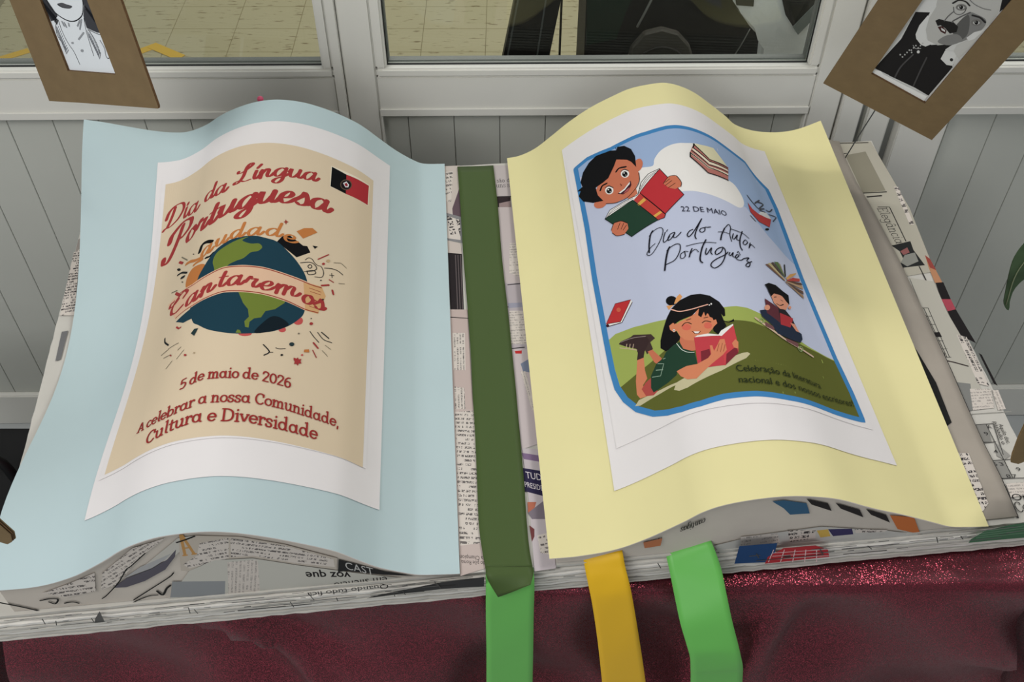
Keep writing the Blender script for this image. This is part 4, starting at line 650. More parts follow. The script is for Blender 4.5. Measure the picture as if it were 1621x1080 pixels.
PORTRAIT={'woman': ([-0.5921,1.12,0.9353],[0.8662,-0.4393,0.2383],[-0.1385,0.247,0.9591],[-0.4801,-0.8637,0.1531],[1,2359,1945,2277,1995,33,1981,1,633,6,0,0],[588,417,1444,398,1375,1902,557,1924],[('P','portrait_print','',(222,228,232),0,[529,375,1466,376,1393,1915,521,1938]),('P','portrait_print','',(60,62,66),0,[537,1354,541,1276,569,1132,581,1013,650,1027,742,1080,688,1198,653,1276,658,1353]),('P','portrait_print','',(66,68,72),0,[1284,1275,1272,1199,1199,1083,1181,940,1329,890,1429,878,1435,982,1414,1123,1418,1275,1421,1351,1326,1351]),('S','portrait_print','',(38,40,44),1,140,[643,1276,661,1185,749,1093,857,1035,966,1016,1076,1037,1187,1096,1258,1199,1288,1275]),('S','portrait_print','',(38,40,44),1,138,[820,1218,905,1227,975,1209,1054,1192]),('S','portrait_print','',(38,40,44),1,138,[817,1211,880,1183,994,1173,1052,1188]),('P','portrait_print','',(84,86,90),1,[823,1221,918,1232,976,1211,1058,1188,992,1170,890,1183]),('S','portrait_print','',(38,40,44),1,91,[722,1027,717,894,743,760,797,639,816,489]),('S','portrait_print','',(38,40,44),1,91,[632,960,603,839,676,677]),('S','portrait_print','',(38,40,44),1,88,[1195,1057,1156,914,1140,754,1130,607]),('S','portrait_print','',(38,40,44),1,87,[1193,927,1242,836,1264,730,1257,623]),('S','portrait_print','',(38,40,44),1,86,[1209,921,1322,877,1434,852]),('S','portrait_print','',(38,40,44),1,88,[1339,798,1368,706,1349,612,1371,579,1422,614,1399,654]),('S','portrait_print','',(120,124,130),0,72,[644,980,614,899,686,954]),('S','portrait_print','',(120,124,130),0,70,[1176,914,1162,821,1224,901]),('S','portrait_print','',(120,124,130),0,73,[646,952,616,871,688,926]),('S','portrait_print','',(120,124,130),0,70,[1181,889,1167,796,1229,876]),('S','portrait_print','',(120,124,130),0,73,[648,924,618,843,690,898]),('S','portrait_print','',(120,124,130),0,70,[1187,864,1172,771,1235,852]),('S','portrait_print','',(120,124,130),0,73,[650,896,620,815,693,870]),('S','portrait_print','',(120,124,130),0,70,[1192,839,1177,746,1240,827]),('S','portrait_print','',(120,124,130),0,73,[653,868,623,786,695,842]),('S','portrait_print','',(120,124,130),0,70,[1197,814,1183,721,1245,802]),('S','portrait_print','',(120,124,130),0,73,[655,840,625,758,697,813]),('S','portrait_print','',(120,124,130),0,70,[1202,789,1188,695,1251,777]),('S','portrait_print','',(120,124,130),0,73,[657,811,627,729,700,785]),('S','portrait_print','',(120,124,130),0,71,[1208,764,1193,670,1256,752]),('S','portrait_print','',(120,124,130),0,73,[660,783,629,701,702,757]),('S','portrait_print','',(120,124,130),0,71,[1213,739,1199,645,1261,726]),('S','portrait_print','',(120,124,130),0,73,[662,754,632,672,704,728]),('S','portrait_print','',(120,124,130),0,71,[1218,713,1204,619,1266,701]),('S','portrait_print','',(120,124,130),0,74,[664,726,634,643,707,700]),('S','portrait_print','',(120,124,130),0,71,[1223,688,1209,594,1272,676]),('S','portrait_print','',(120,124,130),0,74,[667,697,636,615,709,671]),('S','portrait_print','',(120,124,130),0,71,[1229,663,1214,568,1277,651]),('S','portrait_print','',(30,32,36),0,119,[1291,1199,1303,1142,1282,1161,1322,1135]),('S','portrait_print','',(30,32,36),0,107,[544,1263,529,1211,573,1250]),('S','portrait_print','',(30,32,36),0,119,[1302,1185,1313,1126,1292,1144,1333,1120]),('S','portrait_print','',(30,32,36),0,107,[554,1249,538,1195,583,1236]),('S','portrait_print','',(30,32,36),0,119,[1313,1171,1323,1111,1301,1128,1343,1105]),('S','portrait_print','',(30,32,36),0,107,[563,1234,547,1179,592,1221]),('S','portrait_print','',(30,32,36),0,119,[1324,1157,1333,1096,1310,1111,1353,1090]),('S','portrait_print','',(30,32,36),0,107,[573,1220,556,1163,602,1207]),('S','portrait_print','',(30,32,36),0,119,[1334,1143,1343,1080,1320,1094,1363,1074]),('S','portrait_print','',(30,32,36),0,107,[583,1205,566,1148,612,1192]),('S','portrait_print','',(30,32,36),0,119,[1345,1129,1353,1065,1329,1078,1373,1059]),('S','portrait_print','',(30,32,36),0,107,[593,1191,575,1132,622,1178]),('S','portrait_print','',(30,32,36),0,119,[1356,1115,1363,1050,1339,1061,1383,1043]),('S','portrait_print','',(30,32,36),0,107,[603,1177,584,1116,632,1164]),('S','portrait_print','',(30,32,36),0,119,[1367,1101,1373,1034,1348,1044,1393,1028]),('S','portrait_print','',(30,32,36),0,107,[613,1162,593,1100,642,1149]),('S','portrait_print','',(30,32,36),0,119,[1377,1087,1384,1019,1357,1028,1403,1013]),('S','portrait_print','',(30,32,36),0,108,[623,1148,602,1085,652,1135]),('S','portrait_print','',(30,32,36),0,119,[1388,1073,1394,1004,1367,1011,1413,997]),('S','portrait_print','',(30,32,36),0,108,[633,1133,611,1069,662,1120]),('S','portrait_print','',(30,32,36),0,119,[1399,1059,1404,988,1376,994,1424,982]),('S','portrait_print','',(30,32,36),0,108,[643,1119,621,1053,672,1106]),('S','portrait_print','',(30,32,36),0,119,[1410,1045,1414,973,1386,978,1434,967]),('S','portrait_print','',(30,32,36),0,108,[653,1105,630,1037,682,1092]),('S','portrait_print','',(30,32,36),0,119,[1421,1031,1424,957,1395,961,1444,951]),('S','portrait_print','',(30,32,36),0,108,[662,1090,639,1021,691,1077]),('S','portrait_print','',(30,32,36),0,119,[1431,1017,1434,942,1405,944,1454,936]),('S','portrait_print','',(30,32,36),0,108,[672,1076,648,1005,701,1063]),('S','portrait_print','',(30,32,36),0,119,[1442,1003,1444,927,1414,927,1464,920]),('S','portrait_print','',(30,32,36),0,108,[682,1061,657,990,711,1048]),('S','portrait_print','',(30,32,36),0,119,[1453,989,1455,911,1424,911,1474,905]),('S','portrait_print','',(30,32,36),0,108,[692,1047,666,974,721,1034]),('S','portrait_print','',(150,154,158),1,160,[818,1002,828,949]),('S','portrait_print','',(150,154,158),1,159,[895,996,884,963]),('S','portrait_print','',(150,154,158),1,157,[1112,1031,1036,965]),('S','portrait_print','',(150,154,158),1,158,[1149,1044,1055,925]),('S','portrait_print','',(150,154,158),1,160,[1102,886,969,805]),('S','portrait_print','',(150,154,158),1,160,[785,1015,795,962]),('P','portrait_print','',(150,154,158),0,[851,760,848,755,841,751,834,748,826,747,820,748,815,750,814,754,815,759,819,764,825,768,832,770,840,771,846,771,851,768,853,764]),('P','portrait_print','',(150,154,158),0,[982,668,977,662,968,656,959,652,949,651,940,652,934,655,932,661,933,667,939,673,947,679,957,682,967,684,975,683,981,679,983,674])]),'man': ([0.4063,1.16,0.9358],[0.8661,-0.4216,-0.2686],[0.0802,-0.4133,0.9071],[-0.4934,-0.8071,-0.3241],[0,0,1570,0,1568,3429,-2,3414],[434,577,1190,548,1172,3033,404,2613],[('P','portrait_print','',(208,210,208),0,[398,519,1205,502,1165,3201,335,2984]),('P','portrait_print','',(38,36,38),0,[430,654,482,1302,432,1780,568,1870,582,1730,689,1404,809,1438,1004,1621,967,1473,1157,1319,1157,663,973,677]),('P','portrait_print','',(38,36,38),0,[628,657,973,677,1167,664,1168,1281,988,1322,870,1085]),('P','portrait_print','',(214,216,214),0,[586,1472,558,1625,567,1816,596,1796,635,1627,717,1485,812,1470,764,1372,709,1365,625,1414]),('P','portrait_print','',(186,186,182),0,[596,1796,585,1982,548,2089,545,2270,976,2628,1100,2491,1165,2303,1177,2124,1141,1958,1097,1767,1031,1642,867,1478,742,1475,648,1608]),('P','portrait_print','',(132,132,130),1,[907,2112,996,2151,1117,2133,1143,1987,1092,1777,1020,1663,962,1876]),('P','portrait_print','',(96,96,94),1,[889,1905,918,2092,1006,1966,1056,1807,1015,1673,914,1754]),('P','portrait_print','',(132,132,130),1,[843,1524,868,1661,965,1765,1049,1715,977,1564]),('P','portrait_print','',(38,36,38),0,[545,2270,622,2195,602,2128,548,2089]),('P','portrait_print','',(38,36,38),0,[926,2593,1100,2491,1166,2317,1185,2423,1183,2576,1087,2708]),('P','portrait_print','',(186,186,182),0,[575,2001,543,2098,573,2147,605,2104,597,2031]),('P','portrait_print','',(40,38,38),0,[672,1797,693,1847,760,1864,845,1900,917,1871,942,1790,892,1723,814,1763,751,1773,729,1742]),('P','portrait_print','',(70,40,40),0,[735,1731,770,1773,843,1743,855,1686,796,1687]),('P','portrait_print','',(214,216,214),0,[770,1744,826,1739,837,1712,794,1714]),('P','portrait_print','',(120,118,116),0,[856,2175,861,2157,858,2135,848,2115,831,2098,811,2088,791,2086,773,2092,761,2105,756,2124,759,2145,769,2166,785,2182,805,2192,826,2195,843,2189]),('P','portrait_print','',(196,196,194),0,[839,2158,841,2148,839,2137,832,2125,822,2116,810,2109,798,2107,788,2109,781,2115,779,2125,782,2136,789,2148,799,2158,811,2164,823,2167,833,2164]),('P','portrait_print','',(24,24,24),0,[825,2153,829,2143,830,2132,827,2122,822,2116,814,2113,806,2114,798,2119,791,2128,787,2138,787,2149,789,2159,795,2165,802,2168,811,2167,819,2162]),('P','portrait_print','',(214,216,214),0,[803,2147,804,2145,804,2142,803,2140,802,2138,800,2138,798,2138,796,2139,795,2141,794,2144,794,2146,794,2148,796,2150,797,2151,799,2150,801,2149]),('P','portrait_print','',(120,118,116),0,[1092,2081,1098,2063,1095,2041,1085,2020,1069,2003,1050,1993,1029,1991,1011,1997,998,2010,993,2029,995,2051,1006,2072,1022,2088,1041,2099,1062,2101,1080,2095]),('P','portrait_print','',(196,196,194),0,[1076,2064,1079,2054,1076,2042,1070,2031,1060,2021,1048,2014,1036,2012,1026,2014,1019,2020,1017,2030,1019,2042,1026,2054,1036,2063,1048,2070,1059,2072,1070,2070]),('P','portrait_print','',(24,24,24),0,[1062,2059,1066,2048,1067,2037,1065,2028,1060,2021,1052,2018,1043,2019,1035,2025,1028,2033,1024,2044,1024,2055,1026,2064,1031,2071,1039,2074,1047,2073,1056,2067]),('P','portrait_print','',(214,216,214),0,[1040,2053,1041,2050,1041,2048,1040,2046,1039,2044,1037,2043,1035,2044,1034,2045,1032,2047,1031,2049,1031,2052,1031,2054,1033,2056,1034,2056,1036,2056,1038,2055]),('S','portrait_print','',(50,48,48),1,207,[708,2139,740,2215,809,2239,868,2216]),('S','portrait_print','',(50,48,48),1,267,[962,2112,1043,2132,1117,2106]),('S','portrait_print','',(90,88,88),1,97,[740,2095,783,2033,839,2033,869,2097,857,2169]),('S','portrait_print','',(110,108,108),1,137,[771,2037,756,1944,754,1859]),('S','portrait_print','',(96,94,94),1,157,[922,2136,876,2034,834,1920,832,1890]),('S','portrait_print','',(120,120,118),1,112,[803,2300,896,2264,1005,2265,1080,2293]),('P','portrait_print','',(196,196,192),0,[1097,1767,1106,1888,1171,2037,1179,1958,1172,1665,1158,1443,1058,1485,1036,1616]),('P','portrait_print','',(214,216,214),0,[1069,1783,1095,1908,1170,2022,1145,1818,1112,1758]),('P','portrait_print','',(214,216,214),0,[994,1311,973,1462,1054,1511,1115,1470,1156,1302,1095,1268]),('P','portrait_print','',(50,50,50),0,[1115,1390,1119,1380,1120,1370,1117,1361,1113,1354,1106,1351,1098,1352,1091,1358,1085,1366,1081,1376,1080,1386,1083,1395,1087,1401,1094,1404,1102,1403,1109,1398]),('P','portrait_print','',(190,190,188),0,[592,1075,594,1071,594,1066,593,1061,590,1058,587,1057,584,1057,580,1060,578,1064,576,1069,576,1073,577,1078,579,1081,583,1082,586,1082,589,1079]),('P','portrait_print','',(190,190,188),0,[631,1059,632,1054,632,1049,631,1045,629,1042,626,1040,622,1041,619,1043,616,1047,614,1052,614,1057,615,1061,618,1065,621,1066,625,1065,628,1063]),('P','portrait_print','',(190,190,188),0,[636,1110,637,1106,638,1101,636,1096,634,1093,631,1092,627,1093,624,1095,621,1099,620,1104,619,1108,621,1113,623,1116,626,1117,630,1117,633,1114]),('P','portrait_print','',(190,190,188),0,[641,1161,643,1157,643,1152,642,1147,639,1144,636,1143,633,1144,629,1146,627,1150,625,1155,625,1159,626,1164,628,1167,631,1168,635,1168,638,1165]),('P','portrait_print','',(190,190,188),0,[646,1212,648,1207,648,1202,647,1198,644,1195,641,1194,638,1194,634,1197,632,1200,630,1205,630,1210,631,1214,633,1217,637,1219,640,1218,643,1216]),('P','portrait_print','',(190,190,188),0,[684,1196,686,1191,686,1186,685,1182,683,1179,679,1178,676,1178,672,1180,670,1184,668,1189,668,1194,669,1198,671,1201,675,1202,678,1202,682,1200]),('P','portrait_print','',(190,190,188),0,[665,1227,666,1222,667,1217,665,1213,663,1210,660,1209,656,1209,653,1211,650,1215,649,1220,649,1225,650,1229,652,1232,655,1233,659,1233,662,1230]),('P','portrait_print','',(190,190,188),0,[670,1277,671,1272,672,1267,670,1263,668,1260,665,1259,662,1259,658,1262,656,1265,654,1270,654,1275,655,1279,657,1282,660,1283,664,1283,667,1280]),('P','portrait_print','',(190,190,188),0,[675,1326,676,1322,677,1317,675,1313,673,1310,670,1308,667,1309,663,1311,661,1315,659,1320,659,1324,660,1329,662,1332,665,1333,669,1332,672,1330]),('P','portrait_print','',(190,190,188),0,[713,1310,714,1306,714,1301,713,1297,711,1294,708,1293,704,1293,701,1295,698,1299,697,1304,697,1309,698,1313,700,1316,703,1317,707,1316,710,1314]),('P','portrait_print','',(190,190,188),0,[717,1360,719,1355,719,1350,718,1346,716,1343,713,1342,709,1343,706,1345,703,1349,702,1353,701,1358,703,1362,705,1365,708,1366,711,1366,715,1363]),('P','portrait_print','',(190,190,188),0,[722,1409,724,1404,724,1399,723,1395,721,1392,717,1391,714,1392,711,1394,708,1398,707,1402,706,1407,707,1411,710,1414,713,1415,716,1415,720,1412]),('P','portrait_print','',(214,216,214),0,[750,1260,753,1251,753,1241,751,1233,747,1227,740,1224,733,1225,727,1230,721,1238,718,1247,718,1257,720,1265,724,1271,731,1274,738,1273,744,1268]),('S','portrait_print','',(180,180,178),1,85,[640,1305,683,1278,733,1317]),('S','portrait_print','',(80,78,80),1,179,[706,1173,679,897,699,683]),('S','portrait_print','',(76,74,76),1,176,[856,1231,891,1006,947,689]),('P','portrait_print','',(236,238,236),0,[419,545,410,630,519,667,564,638,888,639,1159,647,1169,516,853,540,581,534])])}
RIBBON={'bookmark_flat':[[[-0.0772,1.1687,0.7945],[-0.0264,1.1716,0.7945]],[[-0.0696,1.0767,0.7945],[-0.0193,1.0834,0.7945]],[[-0.0632,0.9876,0.7945],[-0.0135,0.9876,0.7945]],[[-0.0581,0.9286,0.7945],[-0.0091,0.9309,0.7945]],[[-0.0533,0.8731,0.7945],[-0.0042,0.8731,0.7945]],[[-0.0485,0.8106,0.7945],[0.0004,0.8106,0.7945]],[[-0.0448,0.7524,0.7945],[0.0047,0.7524,0.7945]],[[-0.0403,0.6891,0.7945],[0.0086,0.6891,0.7945]],[[-0.0369,0.6304,0.7945],[0.0123,0.6344,0.7945]],[[-0.0337,0.5757,0.7945],[0.0151,0.5772,0.7945]],[[-0.0299,0.5462,0.7945],[0.0173,0.5476,0.7945]],[[-0.0264,0.5269,0.7945],[0.0202,0.5269,0.7945]]],'bookmark_tail':[[[-0.0266,0.53,0.7856],[0.0209,0.53,0.788]],[[-0.0258,0.519,0.7864],[0.0213,0.519,0.7947]],[[-0.0258,0.511,0.776],[0.022,0.511,0.7821]],[[-0.0266,0.508,0.7306],[0.022,0.508,0.7371]],[[-0.0273,0.506,0.6585],[0.0226,0.506,0.6585]],[[-0.0288,0.505,0.5763],[0.0231,0.505,0.5763]],[[-0.0325,0.504,0.368],[0.0253,0.504,0.368]],[[-0.0414,0.504,-0.1728],[0.0319,0.504,-0.1728]]],'yellow':[[[0.0707,0.556,0.781],[0.109,0.556,0.7904]],[[0.0704,0.538,0.7937],[0.1084,0.538,0.8054]],[[0.073,0.528,0.783],[0.1118,0.528,0.7914]],[[0.0767,0.52,0.7663],[0.1162,0.52,0.7761]],[[0.0817,0.514,0.739],[0.1218,0.514,0.7493]],[[0.0903,0.508,0.676],[0.1339,0.508,0.6802]],[[0.1009,0.506,0.5822],[0.1497,0.506,0.5822]],[[0.1246,0.506,0.3628],[0.1835,0.506,0.3628]],[[0.1781,0.506,-0.1801],[0.2622,0.506,-0.1801]]],'green':[[[0.1551,0.566,0.772],[0.1978,0.566,0.791]],[[0.1532,0.547,0.7896],[0.1967,0.547,0.8083]],[[0.1564,0.528,0.783],[0.2059,0.528,0.7914]],[[0.1622,0.508,0.7627],[0.2111,0.508,0.7751]],[[0.1675,0.492,0.745],[0.2183,0.492,0.7502]],[[0.1747,0.482,0.7233],[0.2267,0.482,0.7233]],[[0.1805,0.477,0.7032],[0.2324,0.477,0.7032]],[[0.1848,0.477,0.6747],[0.2383,0.477,0.6791]],[[0.1907,0.48,0.6309],[0.246,0.48,0.6309]],[[0.2174,0.488,0.4096],[0.2797,0.488,0.4096]],[[0.2822,0.495,-0.1397],[0.3645,0.495,-0.1397]]]}
BEHIND={'board':[(-0.0189,0.6065),(0.0703,0.6065),(0.0903,0.7344),(0.0052,0.7344)],'line1':[(-0.0104,0.6065),(0.0111,0.7344)],'line2':[(0.0481,0.6162),(0.0623,0.7344)],'postA':[(0.0998,0.525),(0.1005,0.6533)],'postB':[(0.1422,0.525),(0.141,0.6533)],'postB2':[(0.1488,0.525),(0.148,0.6533)],'bag':[(0.1366,0.6208),(0.1345,0.7506),(0.1352,0.8226),(0.3521,0.8457),(0.4001,0.7506),(0.4156,0.7256),(0.4449,0.6899),(0.464,0.6743),(0.4808,0.6532),(0.5,0.6208)],'green':[(0.1393,0.6611),(0.1336,0.8108),(0.2342,0.8108),(0.2075,0.7256),(0.194,0.6743)],'arc1':[(0.2159,0.6331),(0.2226,0.6651),(0.2434,0.6937),(0.275,0.7027),(0.3062,0.6937),(0.3304,0.6677),(0.3443,0.6331)],'arc2':[(0.2349,0.6331),(0.2469,0.6572),(0.2761,0.6703),(0.3079,0.6598),(0.3265,0.6331)],'stick':[(0.2578,0.7796),(0.2296,0.7053)],'stick2':[(0.4374,0.7014),(0.4163,0.6439)],'cloth':[(0.3513,0.8824),(0.3701,0.8154),(0.3888,0.7922),(0.4138,0.759),(0.4317,0.7444),(0.4473,0.7248),(0.4675,0.682),(0.5395,0.682),(0.5117,0.8824)],'hole':[(0.4362,0.8824),(0.4553,0.8154),(0.4656,0.7899),(0.4933,0.7542),(0.5157,0.7922),(0.5066,0.8824)],'band':[(0.4817,0.7686),(0.4933,0.7542),(0.523,0.7981),(0.5222,0.8212),(0.5098,0.8097)],'pocket':[(0.3651,0.8605),(0.3787,0.8085),(0.4079,0.8062),(0.4027,0.8605)],'leaf':[(0.7075,0.7705),(0.6979,0.7546),(0.6933,0.7292),(0.6964,0.7007),(0.705,0.6588),(0.7103,0.6384),(0.7222,0.6255),(0.7149,0.6537),(0.7167,0.6787),(0.7239,0.691),(0.737,0.715)],'pin':[(-0.3417,0.8918)],'blk':[(-0.2363,0.8586)],'wire':[(0.4964,0.8706),(0.4755,0.7939)],'bitR':[(0.4976,0.9012),(0.4992,0.8782),(0.5029,0.8503),(0.5054,0.8397),(0.5142,0.8365),(0.5373,0.8566),(0.5122,0.9224)],'bitL':[(-0.3676,1.0837),(-0.3623,1.0624),(-0.3591,1.0501),(-0.3611,1.0417),(-0.3656,1.0383),(-0.381,1.0484)],'bagL':[(-0.6981,0.6543),(-0.6895,0.5877),(-0.6886,0.5569),(-0.7069,0.486),(-0.7349,0.4228),(-0.7647,0.3554),(-0.8095,0.3379)],'tape':[([-1.5851,2.7282],[-1.4822,2.7995]),([-1.1743,2.7636],[-1.0975,2.8287]),([-1.1131,2.8287],[-1.0054,2.7564])]}
def lin(c):
    c=c/255; return c/12.92 if c<=.04045 else ((c+.055)/1.055)**2.4
KA=1.22
def rgb(c,k=None):
    k=KA if k is None else k
    return tuple(min(.9,lin(v)*k) for v in c)+(1,)
_m={}
def mat(name,c,rough=.7,k=None,spec=.3,noise=0,nscale=30,bump=0,bscale=200,metal=0,sheen=0,coat=0):
    if name in _m: return _m[name]
    m=bpy.data.materials.new(name); m.use_nodes=True; n=m.node_tree.nodes; l=m.node_tree.links; b=n['Principled BSDF']
    b.inputs['Base Color'].default_value=rgb(c,k); b.inputs['Roughness'].default_value=rough
    b.inputs['Specular IOR Level'].default_value=spec; b.inputs['Metallic'].default_value=metal
    if sheen: b.inputs['Sheen Weight'].default_value=sheen
    if coat: b.inputs['Coat Weight'].default_value=coat; b.inputs['Coat Roughness'].default_value=.25
    if noise or bump:
        tc=n.new('ShaderNodeTexCoord')
    if noise:
        t=n.new('ShaderNodeTexNoise'); t.inputs['Scale'].default_value=nscale; t.inputs['Detail'].default_value=5
        l.new(tc.outputs['Object'],t.inputs['Vector'])
        h=n.new('ShaderNodeMix'); h.data_type='RGBA'; h.blend_type='MULTIPLY'; h.inputs[0].default_value=1
        r=n.new('ShaderNodeMapRange'); r.inputs[1].default_value=.3; r.inputs[2].default_value=.7; r.inputs[3].default_value=1-noise; r.inputs[4].default_value=1+noise*.3
        l.new(t.outputs['Fac'],r.inputs[0]); h.inputs[6].default_value=rgb(c,k); l.new(r.outputs[0],h.inputs[7]); l.new(h.outputs[2],b.inputs['Base Color'])
    if bump:
        t=n.new('ShaderNodeTexNoise'); t.inputs['Scale'].default_value=bscale; t.inputs['Detail'].default_value=4; l.new(tc.outputs['Object'],t.inputs['Vector'])
        u=n.new('ShaderNodeBump'); u.inputs['Strength'].default_value=bump; u.inputs['Distance'].default_value=.002; l.new(t.outputs['Fac'],u.inputs['Height']); l.new(u.outputs[0],b.inputs['Normal'])
    _m[name]=m; return m
def inkmat(c):
    L_=.3*c[0]+.59*c[1]+.11*c[2]; c=tuple(int(v+(L_-v)*.04) for v in c); return mat('ink_%02x%02x%02x'%c,c,.75,spec=.08,k=1.0)
class NT:
    def __init__(s,m): s.t=m.node_tree; s.n=s.t.nodes; s.l=s.t.links
    def math(s,op,a,b=None,c=None):
        x=s.n.new('ShaderNodeMath'); x.operation=op
        for i,v in enumerate((a,b,c)):
            if v is None: continue
            if isinstance(v,(int,float)): x.inputs[i].default_value=v
            else: s.l.new(v,x.inputs[i])
        return x.outputs[0]
def newsprint(kind,pitch,paper=(188,180,172),ink=(52,48,50)):
    """columns of tiny unreadable type: rows along u, spaced by pitch (mm), from UV in mm"""
    nm='newsprint_%s_%d'%(kind,pitch)
    if nm in _m: return _m[nm]
    m=mat(nm,paper,.75); g=NT(m); p=pitch/100
    uv=g.n.new('ShaderNodeUVMap'); sx=g.n.new('ShaderNodeSeparateXYZ'); g.l.new(uv.outputs[0],sx.inputs[0])
    u,v=sx.outputs[0],sx.outputs[1]
    r=g.math('DIVIDE',v,p); row=g.math('FLOOR',r); f=g.math('FRACT',r)
    inr=g.math('MULTIPLY',g.math('GREATER_THAN',f,.22),g.math('LESS_THAN',f,.74 if kind!='bold' else .84))
    def wn(su,srow,sub):
        cb=g.n.new('ShaderNodeCombineXYZ'); g.l.new(g.math('FLOOR',g.math('MULTIPLY',u,su)),cb.inputs[0]); g.l.new(g.math('ADD',g.math('MULTIPLY',row,srow),sub),cb.inputs[1])
        t=g.n.new('ShaderNodeTexWhiteNoise'); t.noise_dimensions='2D'; g.l.new(cb.outputs[0],t.inputs[0]); return t.outputs[0]
    s=1/p
    a=g.math('GREATER_THAN',wn(4.4*s,1.0,.5),.24)
    subrow=g.math('FLOOR',g.math('MULTIPLY',f,7.0))
    cb=g.n.new('ShaderNodeCombineXYZ'); g.l.new(g.math('FLOOR',g.math('MULTIPLY',u,6.0*s)),cb.inputs[0]); g.l.new(g.math('ADD',g.math('MULTIPLY',row,9.0),subrow),cb.inputs[1])
    t=g.n.new('ShaderNodeTexWhiteNoise'); t.noise_dimensions='2D'; g.l.new(cb.outputs[0],t.inputs[0])
    bdet=g.math('GREATER_THAN',t.outputs[0],.36)
    wd=g.math('GREATER_THAN',wn(.62*s,3.0,.5),.14)
    fac=g.math('MULTIPLY',g.math('MULTIPLY',g.math('MULTIPLY',a,bdet),inr),wd)
    fac=g.math('MULTIPLY',fac,{'text':.85,'bold':1.0,'grey':.5}[kind])
    mx=g.n.new('ShaderNodeMix'); mx.data_type='RGBA'; mx.inputs[6].default_value=rgb(paper); mx.inputs[7].default_value=rgb(ink); g.l.new(fac,mx.inputs[0])
    g.l.new(mx.outputs[2],g.n['Principled BSDF'].inputs['Base Color']); return m
def put(o,parent=None,**kw):
    COL.objects.link(o)
    if parent: o.parent=parent
    for k,v in kw.items(): o[k]=v
    return o
def empty(name,loc=(0,0,0),rotz=0,parent=None,**kw):
    o=bpy.data.objects.new(name,None); o.empty_display_size=.05; o.location=loc; o.rotation_euler=(0,0,rotz); return put(o,parent,**kw)
def mesh(name,V,F,m,parent=None,smooth=False,**kw):
    me=bpy.data.meshes.new(name); me.from_pydata([tuple(map(float,v)) for v in V],[],[tuple(map(int,f)) for f in F])
    for x in (m if isinstance(m,(list,tuple)) else [m]): me.materials.append(x)
    if smooth: me.shade_smooth()
    return put(bpy.data.objects.new(name,me),parent,**kw)
def from_bm(name,bm,m,parent=None,smooth=False,**kw):
    me=bpy.data.meshes.new(name); bm.to_mesh(me); bm.free()
    for x in (m if isinstance(m,(list,tuple)) else [m]): me.materials.append(x)
    if smooth: me.shade_smooth()
    return put(bpy.data.objects.new(name,me),parent,**kw)
def boxes(name,L,m,parent=None,bev=0,**kw):
    bm=bmesh.new()
    for (x0,y0,z0,x1,y1,z1) in L:
        v=[bm.verts.new((x,y,z)) for z in (z0,z1) for x,y in ((x0,y0),(x1,y0),(x1,y1),(x0,y1))]
        for f in ((3,2,1,0),(4,5,6,7),(0,1,5,4),(1,2,6,5),(2,3,7,6),(3,0,4,7)): bm.faces.new([v[i] for i in f])
    if bev: bmesh.ops.bevel(bm,geom=bm.edges[:],offset=bev,segments=2,affect='EDGES')
    return from_bm(name,bm,m,parent,**kw)
def prism(name,poly,t,m,parent=None,plane='xy',z=0,bev=0,**kw):
    """outline extruded by t"""
    bm=bmesh.new(); a=[bm.verts.new((x,y,z)) for x,y in poly]; b=[bm.verts.new((x,y,z+t)) for x,y in poly]; n=len(poly)
    bm.faces.new(a[::-1]); bm.faces.new(b)
    for i in range(n): bm.faces.new((a[i],a[(i+1)%n],b[(i+1)%n],b[i]))
    if bev: bmesh.ops.bevel(bm,geom=bm.edges[:],offset=bev,segments=1,affect='EDGES')
    bmesh.ops.recalc_face_normals(bm,faces=bm.faces[:])
    if plane=='xz':
        for v in bm.verts: v.co=(v.co.x,v.co.z,v.co.y)
        bmesh.ops.recalc_face_normals(bm,faces=bm.faces[:])
    return from_bm(name,bm,m,parent,**kw)
def tube(name,pts,r,m,parent=None,seg=8,**kw):
    P=catmull(pts,6); V=[];F=[]
    for i,p in enumerate(P):
        t=P[min(i+1,len(P)-1)]-P[max(i-1,0)]; t=t/np.linalg.norm(t); a=np.cross(t,[.3,.9,.31]); a/=np.linalg.norm(a); b=np.cross(t,a)
        rr=r[min(i*len(r)//len(P),len(r)-1)] if isinstance(r,(list,tuple)) else r
        for k in range(seg): V.append(p+rr*(a*math.cos(2*math.pi*k/seg)+b*math.sin(2*math.pi*k/seg)))
    for i in range(len(P)-1):
        for k in range(seg): F.append((i*seg+k,i*seg+(k+1)%seg,(i+1)*seg+(k+1)%seg,(i+1)*seg+k))
    F.append(tuple(range(seg))[::-1]); F.append(tuple(range((len(P)-1)*seg,len(P)*seg)))
    return mesh(name,V,F,m,parent,smooth=True,**kw)
